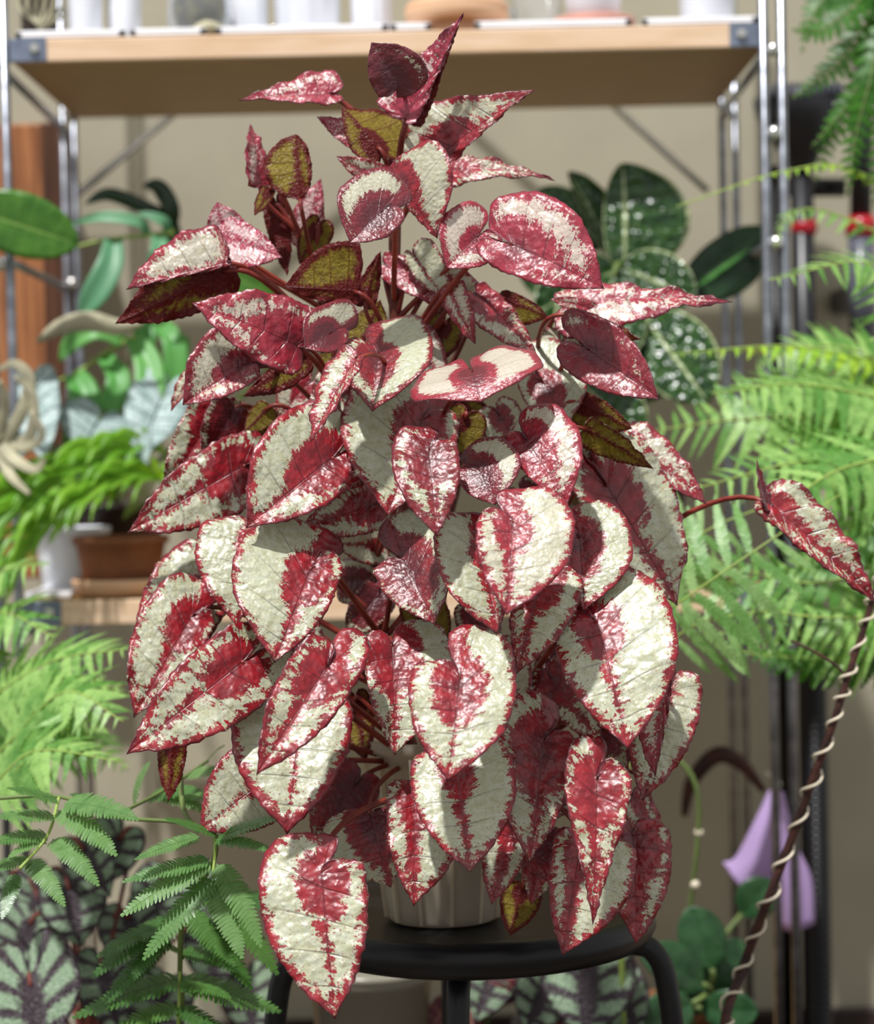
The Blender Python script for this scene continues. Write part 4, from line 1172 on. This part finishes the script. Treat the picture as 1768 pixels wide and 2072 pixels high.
# ------------------------------------------------------------------ dark hanging fern, upper right
hx = W(1800, -60, 2.35)
f3 = empty('hanging_fern', hx, 'dark green fern hanging down in the upper right corner', 'fern')
R0 = (1800, -60, 2.35)
for pts, n_ in (([R0, (1790, 60, 2.32), (1720, 200, 2.3), (1640, 300, 2.3)], 17), ([R0, (1740, 0, 2.3), (1660, 60, 2.28), (1600, 60, 2.27)], 15), ([R0, (1770, 120, 2.28), (1730, 280, 2.27), (1715, 400, 2.27)], 18),
                ([R0, (1740, 70, 2.32), (1670, 150, 2.3), (1600, 200, 2.3)], 16), ([R0, (1800, 160, 2.3), (1780, 300, 2.28), (1768, 420, 2.28)], 16), ([R0, (1700, -20, 2.35), (1650, 20, 2.34), (1620, 110, 2.33)], 14),
                ([R0, (1760, 150, 2.35), (1690, 260, 2.33), (1650, 370, 2.33)], 17)):
    frond(f3, [W(*q) for q in pts], 'fern_dark', n_, .032, 66, (0, -.85, .5), start=.1, rmat='gstem', droop=.1)
hb = pot('hanging_pot', hx.x, 2.35, hx.z - .03, .05, .07, .08, M['darkpot'], 'brown hanging pot above the upper right corner')
for a in (0, 120, 240):
    d = Vector((math.cos(math.radians(a)) * .07, math.sin(math.radians(a)) * .07, .05))
    MB().tube([hx + Vector((d.x, d.y, .045)), hx + Vector((0, 0, .25))], .0012, 6).build('cord', M['wire'], hb)
MB().tube([hx + Vector((0, 0, .24)), hx + Vector((0, 0, .27)), Vector((hx.x, YW, hx.z + .27))], .005, 8).build('wall_arm', M['blackmetal'], hb)

# ------------------------------------------------------------------ broad-leaved plants on the lower shelf
LM = {'green': leafy_mat('glossy_green', (86, 138, 46), (62, 112, 36), .3, .5, .3, (130, 180, 40), (140, 176, 84), 9, .25),
      'fresh': leafy_mat('fresh_green', (104, 172, 84), (74, 146, 62), .28, .55, .3, (140, 200, 60), (160, 206, 120), 3, .1, .1),
      'deep': leafy_mat('deep_green', (38, 72, 40), (24, 54, 30), .3, .5, .15, (60, 100, 30), (70, 110, 60), 4, .15, .1),
      'orchid': leafy_mat('orchid_green', (52, 92, 52), (34, 72, 40), .32, .5, .15, (70, 120, 40), (40, 80, 40), 2, .1, .1),
      'grey': leafy_mat('silver_grey_leaf', (186, 204, 202), (150, 176, 172), .35, .5, .15, (150, 180, 150), (64, 84, 86), 8, .75, .7)}


def anthurium_mat():
    t = NT('anthurium_dark')
    uv = t.n('ShaderNodeUVMap', uv_map='flat').outputs[0]
    st = t.n('ShaderNodeUVMap', uv_map='st').outputs[0]
    sp = t.n('ShaderNodeSeparateXYZ'); t.l(st, sp.inputs[0])
    col = t.mix(t.sstep(t.noise(uv, 9, 3), .35, .65), s2l((50, 88, 34)), s2l((26, 58, 26)))
    fr = t.math('PINGPONG', t.math('MULTIPLY', sp.outputs[0], 9), .5)
    line = t.math('SUBTRACT', 1.0, t.sstep(fr, .0, .09))
    mid = t.math('SUBTRACT', 1.0, t.sstep(t.math('ABSOLUTE', sp.outputs[1]), .03, .07))
    rim = t.sstep(t.math('ABSOLUTE', sp.outputs[1]), .93, .96)
    col = t.mix(t.math('MULTIPLY', line, .35), col, s2l((110, 140, 80)))
    col = t.mix(t.math('MAXIMUM', mid, rim), col, s2l((176, 190, 140)))
    h = t.math('ADD', t.math('MULTIPLY', t.vor(uv, 15, 'SMOOTH_F1'), -1), t.math('MULTIPLY', line, -.4))
    return t.done(t.bsdf(col, .22, .6, 0, t.bump(h, .9, .006)), s2l((80, 130, 40)), .12)


LM['anth'] = anthurium_mat()


def dark_rex_mat():
    t = NT('dark_rex')
    uv = t.n('ShaderNodeUVMap', uv_map='flat').outputs[0]
    st = t.n('ShaderNodeUVMap', uv_map='st').outputs[0]
    sp = t.n('ShaderNodeSeparateXYZ'); t.l(st, sp.inputs[0])
    fr = t.math('PINGPONG', t.math('MULTIPLY', sp.outputs[0], 6), .5)
    ab = t.math('ABSOLUTE', sp.outputs[1])
    nz = t.math('MULTIPLY', t.math('SUBTRACT', t.noise(uv, 14, 3), .5), .35)
    ln = t.math('SUBTRACT', 1.0, t.sstep(t.math('ADD', fr, nz), .10, .28))
    ctr = t.math('SUBTRACT', 1.0, t.sstep(t.math('ADD', ab, nz), .18, .36))
    rim = t.sstep(t.math('ADD', ab, nz), .84, .95)
    m = t.math('MAXIMUM', t.math('MAXIMUM', ln, ctr), rim)
    col = t.mix(m, t.mix(t.sstep(t.noise(uv, 30, 2), .4, .6), s2l((142, 164, 132)), s2l((104, 126, 102))), s2l((40, 20, 32)))
    return t.done(t.bsdf(col, .4, .5, 0, t.bump(t.vor(uv, 24), .5, .003)), col, .1)


LM['rex'] = dark_rex_mat()


def plant(name, label, px, py, Y, potkw=None, cat='plant'):
    q = W(px, py, Y)
    return empty(name, q, label, cat), q


def stalked(e, q, mat, B, T, wl, wr, Y, stalk='gstem', srad=.0022, nm='leaf', **kw):
    kw.setdefault('shape', OVAL); kw.setdefault('ns', 26); kw.setdefault('nt', 6); kw.setdefault('jit', 0); kw.setdefault('ruf', .006)
    kw.setdefault('s0', 0.0 if kw['shape'] is OVAL else .36); kw.setdefault('thick', .0008); kw.setdefault('quilt', .004)
    o, base, a, n, L = leaf_blade(nm, [LM[mat]], e, B, T, wl, wr, Y, **kw)
    if stalk:
        c1 = base - a * (q - base).length * .35
        c2 = q + Vector((0, 0, .3 * abs(base.z - q.z)))
        pts = [base * (1 - t) ** 3 + c1 * 3 * t * (1 - t) ** 2 + c2 * 3 * t * t * (1 - t) + q * t ** 3 for t in [i / 12 for i in range(13)]]
        v, f = tube_vf(pts, srad, 7)
        mk('petiole', v, f, M[stalk], o, base)
    return o


ZLS = ZL1 + .0005
# anthurium on the right half of the lower shelf
ax_ = W(1270, 1150, 2.60).x
e = empty('anthurium_plant', (ax_, 2.60, ZLS + .08), 'dark quilted anthurium with pale-rimmed leaves behind the right of the begonia', 'plant')
q = Vector((ax_, 2.60, ZLS + .09))
for B, T, wl, wr, Y, kw in (((1262, 560), (1262, 326), 40, 128, 2.47, dict(p=-6, fold=6, shape=OVAL)), ((1240, 530), (1150, 345), 14, 50, 2.50, dict(p=-5, r=20, fold=14)),
                            ((1220, 500), (1090, 385), 60, 46, 2.52, dict(p=5)), ((1252, 540), (1400, 610), 60, 60, 2.46, dict(p=20)), ((1250, 545), (1080, 640), 60, 70, 2.46, dict(p=20)),
                            ((1240, 560), (1180, 760), 90, 90, 2.44, dict(p=25)), ((1300, 640), (1420, 820), 80, 70, 2.43, dict(p=25)), ((1320, 600), (1290, 820), 90, 80, 2.45, dict(p=15)),
                            ((1230, 560), (1050, 560), 60, 50, 2.5, dict(p=10)), ((1160, 760), (1290, 900), 70, 70, 2.44, dict(p=20)), ((1240, 700), (1380, 760), 60, 60, 2.5, dict(p=20))):
    stalked(e, q, 'anth', B, T, wl, wr, Y, srad=.003, **kw)
stalked(e, q, 'deep', (1380, 590), (1552, 462), 44, 70, 2.52, p=0, curl=5)
stalked(e, q, 'fresh', (1395, 590), (1520, 500), 4, 5, 2.50, p=0, curl=0, stalk=None)
pot('round_pot', ax_, 2.60, ZLS, .055, .07, .11, M['darkpot'], 'dark glazed pot of the anthurium on the lower shelf')

# green split-leaf plant, left half of the lower shelf
def lobed(e, q, mat, rib, lobes, Y, w0=.016, srad=.002):
    """deeply cut leaf: a rib with strap lobes, every lobe a curved strap with thickness"""
    rb = spline([W(*p) for p in rib], 16)
    lf_ = MB().tube(rb, [.0028 * (1.1 - .6 * i / 15) for i in range(16)], 7).build('leaf', M['rachis'], e, origin=rb[0], smooth=True)
    for pts, wd in lobes:
        c = spline([W(*p) for p in pts], 14)
        v, f = [], []
        for i, p in enumerate(c):
            t = (c[min(13, i + 1)] - c[max(0, i - 1)]).normalized()
            side = t.cross(Vector((0.15, -1, .35))).normalized()
            nn = side.cross(t)
            u = i / 13
            w_ = .85 * wd * (.5 + .95 * u - 1.38 * u ** 3.2) * Y / F
            for k in range(5):
                s = (k - 2) / 2
                v.append(p + side * s * w_ + nn * .42 * w_ * abs(s))
        for i in range(13):
            for k in range(4): f.append((i * 5 + k, i * 5 + k + 1, (i + 1) * 5 + k + 1, (i + 1) * 5 + k))
        o = mk('lobe', v, f, M[mat] if mat in M else SM[mat], lf_, c[0])
        md = o.modifiers.new('thickness', 'SOLIDIFY'); md.thickness = .0008
    pts = [rb[0], rb[0].lerp(q, .4) + Vector((0, 0, .03)), q]
    v, f = tube_vf(spline(pts, 12), srad, 7)
    mk('petiole', v, f, M['gstem'], lf_, rb[0])


SM = {'lobe_fresh': green_mat('strap_fresh', (120, 186, 100), (86, 160, 74), (150, 210, 70), .42, .3, .5),
      'lobe_sea': green_mat('strap_sea_green', (120, 178, 132), (90, 150, 110), (130, 190, 90), .42, .3, .5),
      'lobe_dark': green_mat('strap_dark', (40, 66, 40), (28, 52, 34), (60, 90, 30), .35, .1, .5)}
mx_ = W(230, 1150, 2.66).x
e = empty('split_leaf_plant', (mx_, 2.66, ZLS + .08), 'green split-leaf climbing plant with strap lobes behind the left of the begonia', 'plant')
q = Vector((mx_, 2.66, ZLS + .08))
lobed(e, q, 'lobe_sea', [(352, 470, 2.48), (300, 476, 2.48), (220, 484, 2.48), (150, 500, 2.48)],
      [([(230, 484, 2.48), (222, 540, 2.46), (190, 600, 2.45), (160, 640, 2.45)], 40), ([(300, 476, 2.48), (280, 450, 2.47), (210, 440, 2.47), (140, 452, 2.48)], 18),
       ([(320, 474, 2.48), (322, 510, 2.46), (300, 545, 2.46)], 26), ([(340, 470, 2.48), (330, 448, 2.47), (280, 430, 2.47)], 16)], 2.48)
lobed(e, q, 'lobe_dark', [(352, 440, 2.58), (340, 410, 2.58), (310, 380, 2.58)],
      [([(345, 440, 2.58), (290, 420, 2.57), (220, 395, 2.57), (172, 412, 2.57)], 22), ([(350, 450, 2.58), (345, 420, 2.57), (320, 380, 2.57), (290, 376, 2.57)], 26), ([(352, 450, 2.58), (350, 480, 2.57), (320, 470, 2.57)], 20)], 2.58)
lobed(e, q, 'lobe_fresh', [(275, 680, 2.50), (220, 710, 2.50), (140, 762, 2.49), (80, 776, 2.48)],
      [([(150, 758, 2.49), (170, 800, 2.47), (160, 860, 2.46), (130, 900, 2.46)], 46), ([(210, 720, 2.50), (240, 770, 2.47), (215, 830, 2.46), (170, 858, 2.46)], 36),
       ([(270, 684, 2.50), (300, 740, 2.48), (300, 820, 2.46), (275, 900, 2.46)], 42), ([(250, 694, 2.50), (200, 670, 2.49), (150, 690, 2.49), (120, 730, 2.49)], 30),
       ([(100, 772, 2.48), (90, 800, 2.46), (60, 850, 2.46)], 26)], 2.5)
lobed(e, q, 'lobe_fresh', [(330, 690, 2.54), (330, 660, 2.52), (310, 640, 2.52)],
      [([(320, 655, 2.52), (350, 690, 2.50), (355, 760, 2.49), (340, 820, 2.49)], 34), ([(310, 650, 2.52), (290, 690, 2.51), (286, 760, 2.5)], 34), ([(330, 690, 2.54), (370, 690, 2.52), (372, 740, 2.51)], 16)], 2.52)
stalked(e, q, 'green', (-70, 420), (156, 492), 64, 60, 2.36, p=-4, fold=8, curl=14, stalk=None)
stalked(e, q, 'green', (560, 600), (440, 545), 40, 40, 2.5, p=0)
stalked(e, q, 'fresh', (520, 640), (460, 590), 40, 30, 2.5, p=0)
pot('round_pot', mx_, 2.66, ZLS, .05, .062, .10, M['darkpot'], 'dark pot of the split-leaf plant on the lower shelf')

# grey begonia between them
gx_ = W(250, 1150, 2.56).x - .06
e = empty('grey_leaf_plant', (gx_, 2.56, ZLS + .06), 'silvery grey begonia with dark veins on the left of the lower shelf', 'plant')
q = Vector((gx_, 2.56, ZLS + .06))
for B, T, wl, wr, Y in (((70, 790), (105, 940), 46, 44, 2.42), ((200, 850), (170, 920), 60, 70, 2.44), ((250, 880), (300, 960), 50, 60, 2.44), ((330, 800), (290, 930), 52, 60, 2.46), ((30, 860), (-10, 960), 50, 50, 2.44), ((150, 930), (120, 1010), 50, 40, 2.46)):
    stalked(e, q, 'grey', B, T, wl, wr, Y, shape=HEART, lb=.4, p=30, ruf=.02, quilt=.02)
pot('round_pot', gx_, 2.56, ZLS, .034, .042, .075, M['white'], 'small white pot of the grey begonia on the lower shelf')

# grassy palm in the terracotta pot on its saucer
tx = W(246, 1150, 2.47)
sauc = empty('wooden_saucer', (tx.x, 2.47, ZLS), 'pale wooden saucer under the brown pot on lower shelf', 'saucer')
MB().lathe((tx.x, 2.47, ZLS), [(.046, 0), (.050, .002), (.056, .016), (.0555, .020), (.052, .019), (.048, .006), (.01, .005)], 40, True, True).build('dish', M['palewood'], sauc, smooth=True)
tp = pot('brown_pot', tx.x, 2.47, ZLS + .0065, .042, .050, .060, M['terracotta'], 'mottled brown pot holding the grassy plant on lower shelf')
e = empty('grassy_plant', (tx.x, 2.47, ZLS + .06), 'bright green arching grassy plant spilling over the left shelf edge', 'plant')
for rp in ([(250, 1050, 2.47), (300, 950, 2.45), (200, 930, 2.40), (90, 990, 2.36), (-30, 1070, 2.33)], [(250, 1050, 2.47), (340, 930, 2.46), (250, 900, 2.42), (110, 940, 2.38), (0, 1000, 2.36)],
           [(250, 1050, 2.47), (270, 980, 2.44), (190, 990, 2.38), (100, 1050, 2.36), (60, 1100, 2.35)], [(250, 1050, 2.47), (330, 980, 2.44), (260, 960, 2.40), (150, 1000, 2.38)]):
    w = spline([W(*p) for p in rp], 24)
    st_ = MB().tube(w, .0013, 6).build('frond', M['rachis'], e, origin=w[0], smooth=True)
    for i in range(7, 24):
        for s in (1, -1):
            b = w[i]
            t = (w[min(23, i + 1)] - w[i - 1]).normalized()
            d = (t + Vector((0, -.25, .30 * s)) + Vector((rng.uniform(-.15, .15), rng.uniform(-.2, .1), 0))).normalized()
            Lb = rng.uniform(.05, .085)
            dr_ = rng.uniform(.15, .6)
            c = spline([b, b + d * Lb * .4, b + d * Lb * .75 - Vector((0, 0, Lb * .12 * dr_)), b + d * Lb - Vector((0, 0, Lb * .7 * dr_))], 9)
            v, f = [], []
            for k, p in enumerate(c):
                tt = (c[min(8, k + 1)] - c[max(0, k - 1)]).normalized()
                sd_ = tt.cross(Vector((0, -1, .3))).normalized()
                wd = .0034 * math.sin(math.pi * (.1 + .9 * k / 8)) ** .6 if k < 8 else .0003
                v += [p - sd_ * wd, p + Vector((0, -.0008, .0004)), p + sd_ * wd]
            for k in range(8): f += [(k * 3, k * 3 + 1, k * 3 + 4, k * 3 + 3), (k * 3 + 1, k * 3 + 2, k * 3 + 5, k * 3 + 4)]
            mk('blade', v, f, G['grass'], st_, b)
tr = empty('grey_tray', (W(120, 1170, 2.5).x, 2.5, ZLS), 'thin grey tray left of the wooden saucer on lower shelf', 'tray')
MB().box((W(112, 1170, 2.5).x, 2.52, ZLS + .003), (.05, .14, .006), bev=.001).build('tray_floor', M['whitemat'], tr)
MB().box((W(112, 1170, 2.5).x, 2.588, ZLS + .010), (.05, .004, .02), bev=.001).build('tray_lip', M['whitemat'], tr)

# curled grey air plant clinging to the left posts
e = empty('air_plant', W(10, 900, 2.36), 'pale dry air plant with curling strap leaves at the left edge', 'plant')
for pts, wd in (([(0, 900, 2.36), (40, 840, 2.34), (60, 770, 2.33), (30, 735, 2.33), (-5, 750, 2.34)], 14), ([(5, 910, 2.36), (60, 880, 2.34), (66, 800, 2.33), (30, 760, 2.33)], 12),
                ([(0, 900, 2.36), (30, 930, 2.33), (70, 950, 2.32), (90, 930, 2.32)], 12), ([(0, 910, 2.36), (20, 960, 2.33), (60, 1000, 2.32)], 12), ([(-10, 890, 2.36), (10, 820, 2.34), (0, 770, 2.33)], 12),
                ([(0, 900, 2.36), (50, 905, 2.34), (85, 880, 2.33), (64, 830, 2.33)], 10)):
    c = spline([W(*p) for p in pts], 18)
    v, f = [], []
    for k, p in enumerate(c):
        tt = (c[min(17, k + 1)] - c[max(0, k - 1)]).normalized()
        sd_ = tt.cross(Vector((0, -1, .2))).normalized()
        w_ = wd * 2.35 / F * (1 - (k / 17) ** 2 * .85)
        v += [p - sd_ * w_, p + Vector((0, .003, 0)), p + sd_ * w_]
    for k in range(17): f += [(k * 3, k * 3 + 1, k * 3 + 4, k * 3 + 3), (k * 3 + 1, k * 3 + 2, k * 3 + 5, k * 3 + 4)]
    o = mk('leaf', v, f, M['dry'], e, c[0])
    md = o.modifiers.new('thickness', 'SOLIDIFY'); md.thickness = .0012
# dry cream leaf lying across the split-leaf plant
c = spline([W(*p) for p in ((76, 690, 2.44), (120, 662, 2.43), (180, 650, 2.42), (240, 662, 2.43), (290, 656, 2.44))], 18)
v, f = [], []
for k, p in enumerate(c):
    w_ = 20 * 2.43 / F * math.sin(math.pi * (.05 + .93 * k / 17)) ** .8
    v += [p - Vector((0, 0, w_)), p + Vector((0, -.004, 0)), p + Vector((0, 0, w_))]
for k in range(17): f += [(k * 3, k * 3 + 1, k * 3 + 4, k * 3 + 3), (k * 3 + 1, k * 3 + 2, k * 3 + 5, k * 3 + 4)]
o = tag(mk('dry_leaf', v, f, M['dry'], None, c[0]), 'withered cream leaf caught above the fresh split leaves', 'leaf')
o.modifiers.new('thickness', 'SOLIDIFY').thickness = .001

# ------------------------------------------------------------------ plants on the low bench
def rex(name, label, px, py, Y, leaves, potlabel, potmat, mat='rex', h=.09):
    e_ = empty(name, (W(px, py, Y).x, Y, bz + h * .85), label, 'plant')
    q_ = Vector((W(px, py, Y).x, Y, bz + h * .85))
    for B, T, wl, wr, Yl, kw in leaves:
        kw.setdefault('shape', HEART); kw.setdefault('lb', .4)
        stalked(e_, q_, mat, B, T, wl, wr, Yl, stalk='stem', **kw)
    pot('nursery_pot', q_.x, Y, bz + .0005, .035, .045, h, potmat, potlabel)


rex('dark_veined_begonia', 'dark-veined round-leaved begonia in the bottom left corner', 175, 2072, 2.12,
    [((62, 1996), (100, 2110), 96, 100, 2.0, dict(lb=.85, p=30, jit=.01)), ((210, 1960), (250, 2080), 60, 60, 2.08, dict(p=20)), ((170, 1720), (230, 1810), 50, 50, 2.1, dict(p=20)),
     ((140, 1800), (170, 1910), 70, 60, 2.1, dict(p=20)), ((240, 1700), (190, 1790), 50, 60, 2.12, dict(p=20)), ((60, 1870), (30, 1960), 60, 60, 2.14, dict(p=20)), ((260, 1860), (300, 1960), 60, 60, 2.15, dict(p=20)), ((330, 2010), (300, 2120), 60, 60, 2.12, dict(p=20)), ((330, 1790), (300, 1880), 56, 56, 2.2, dict(p=20)), ((430, 1890), (440, 2000), 60, 56, 2.2, dict(p=20)), ((500, 1990), (520, 2090), 56, 56, 2.2, dict(p=20)), ((90, 1780), (60, 1860), 50, 50, 2.2, dict(p=20)), ((400, 1780), (440, 1860), 46, 46, 2.24, dict(p=20)), ((20, 1790), (10, 1880), 50, 50, 2.2, dict(p=20))],
    'black nursery pot of the dark-veined begonia at bottom left', M['blackplastic'])
rex('green_veined_begonia', 'pale green dark-veined begonia under the right side of the stool', 1130, 2072, 2.27,
    [((1190, 1960), (1180, 2090), 90, 90, 2.12, dict(lb=.6, p=25, jit=.01)), ((1110, 1990), (1060, 2080), 60, 60, 2.16, dict(p=20)), ((1250, 1990), (1290, 2090), 50, 60, 2.16, dict(p=20)), ((1000, 1960), (960, 2060), 50, 50, 2.2, dict(p=20))],
    'black nursery pot of the pale green begonia below the stool', M['blackplastic'])
# small white pots and a red-leaved seedling behind the stool legs
for px, lb in ((1050, 'left one of two small white pots under the stool'), (1178, 'right one of two small white pots under the stool')):
    pot('small_pot', W(px, 2040, 2.08).x, 2.08, bz + .0005, .018, .024, .115, M['white'], lb, group='small white pots on the bench')
e = empty('red_leaf_plant', (W(950, 2072, 2.25).x, 2.25, bz + .0005), 'small dark red leaved plant behind the stool legs', 'plant')
q = Vector((W(950, 2072, 2.25).x, 2.25, bz + .02))

LM['redleaf'] = leafy_mat('dark_red_leaf', (120, 34, 44), (78, 22, 32), .4, .5, .2, (170, 40, 40), (190, 150, 130), 6, .4)
for k, (B, T) in enumerate((((950, 2010), (900, 1990)), ((960, 2020), (1040, 1990)), ((950, 2040), (960, 2100)), ((1000, 2010), (1080, 1985)), ((900, 2040), (860, 2090)), ((930, 1990), (980, 1965)))):
    stalked(e, q, 'redleaf', B, T, 26, 26, 2.2, shape=HEART, p=15)
# milky tub
tb = W(752, 2072, 2.2)
t_ = empty('plastic_tub', (tb.x, 2.2, bz), 'milky plastic tub behind the stool left of its front leg', 'tub')
zt = zpx(752, 1985, 2.14)
MB().lathe((tb.x, 2.2, bz + .0005), [(.048, 0), (.052, .002), (.060, zt - bz - .012), (.064, zt - bz - .012), (.064, zt - bz - .002), (.060, zt - bz), (.01, zt - bz + .001)], 48, True).build('tub_wall', M['tub'], t_, smooth=True)
MB().lathe((tb.x, 2.2, zt), [(.062, -.004), (.0665, -.002), (.0665, .003), (.060, .0045), (.001, .0045)], 48).build('lid', M['tub'], t_, smooth=True)
# orchid
ox = W(1400, 2072, 2.3)
e = empty('orchid_plant', (ox.x, 2.3, bz + .10), 'orchid with broad dark green leaves and bare flower stems below the cloth', 'orchid')
q = Vector((ox.x, 2.3, bz + .10))
for B, T, wl, wr, Y, kw in (((1440, 1960), (1395, 1836), 44, 50, 2.25, dict(p=-5)), ((1420, 1990), (1290, 1920), 30, 50, 2.22, dict(p=15, r=20)), ((1420, 2010), (1500, 1900), 40, 40, 2.28, dict(p=0)), ((1400, 2030), (1270, 2080), 50, 50, 2.2, dict(p=20)),
                            ((1420, 2040), (1530, 2040), 40, 40, 2.22, dict(p=15)), ((1400, 2060), (1380, 1960), 50, 40, 2.24, dict(p=-10)), ((1410, 2050), (1330, 1990), 40, 40, 2.26, dict(p=0)), ((1500, 1850), (1560, 1780), 40, 40, 2.4, dict(p=0))):
    stalked(e, q, 'orchid', B, T, wl, wr, Y, srad=.003, **kw)
for pts, kn in (([(1400, 2060, 2.3), (1395, 1860, 2.28), (1412, 1700, 2.26), (1410, 1600, 2.25), (1380, 1545, 2.25), (1330, 1520, 2.25)], ((1414, 1684, 2.26), (1406, 1790, 2.27))),
                ([(1395, 2060, 2.32), (1385, 1950, 2.31), (1378, 1890, 2.31)], ((1380, 1912, 2.31),))):
    w = spline([W(*p) for p in pts], 26)
    s_ = MB().tube(w, .0026, 8).build('flower_stem', M['gstem'], e, origin=w[0], smooth=True)
    for kp in kn:
        p = W(*kp)
        MB().lathe(p, [(.0, -.006), (.0042, -.003), (.005, 0), (.0042, .003), (.0, .006)], 10).build('node', M['wire'], s_, smooth=True)
w = spline([W(*p) for p in ((1384, 1650, 2.55), (1400, 1580, 2.54), (1450, 1528, 2.53), (1500, 1546, 2.53), (1545, 1600, 2.53))], 24)
MB().tube(w, [.004 + .006 * math.sin(math.pi * i / 23) for i in range(24)], 10).build('dry_root', M['twig'], e, smooth=True)
pot('clay_pot', ox.x, 2.3, bz + .0005, .045, .058, .10, M['terracotta'], 'terracotta pot of the orchid on the low bench')

# ------------------------------------------------------------------ dark twig wound with pale wire
tw_ = [(1640, 2480, 1.86), (1470, 2230, 1.90), (1466, 2072, 1.93), (1502, 1960, 1.96), (1546, 1840, 1.95), (1600, 1700, 1.94), (1648, 1568, 1.93), (1690, 1450, 1.92), (1714, 1372, 1.92), (1748, 1270, 1.92), (1772, 1190, 1.92), (1800, 1100, 1.93)]
c = spline([W(*p) for p in tw_], 90)
e = empty('wired_twig', (c[0].x, c[0].y, 0), 'dark brown twig wound with pale wire at the right', 'branch')
MB().tube(c, [.0050 - .0026 * i / 89 for i in range(90)], 10).build('stem', M['twig'], e, smooth=True)
MB().tube(spline([W(1714, 1372, 1.92), W(1690, 1345, 1.925), W(1640, 1315, 1.93), (W(1600, 1296, 1.94))], 12), .0014, 7).build('side_twig', M['twig'], e, smooth=True)
wp = []
turns = 19
N_ = turns * 14
for i in range(N_):
    u = i / (N_ - 1)
    k = u * 86 + 1
    j = int(k)
    p = c[j].lerp(c[j + 1], k - j)
    t = (c[j + 1] - c[j]).normalized()
    s1 = t.cross(Vector((0, 1, 0))).normalized(); s2 = t.cross(s1)
    a = 2 * math.pi * turns * u
    r_ = (.0050 - .0026 * k / 89) + .0022 + .0010 * math.sin(u * 37)
    wp.append(p + (s1 * math.cos(a) + s2 * math.sin(a)) * r_)
MB().tube(wp, .0013, 6).build('wire_spiral', M['wire'], e, smooth=True)
pot('nursery_pot', c[0].x, c[0].y, 0, .05, .06, max(.06, c[0].z + .02), M['blackplastic'], 'black nursery pot holding the wired twig on the floor')
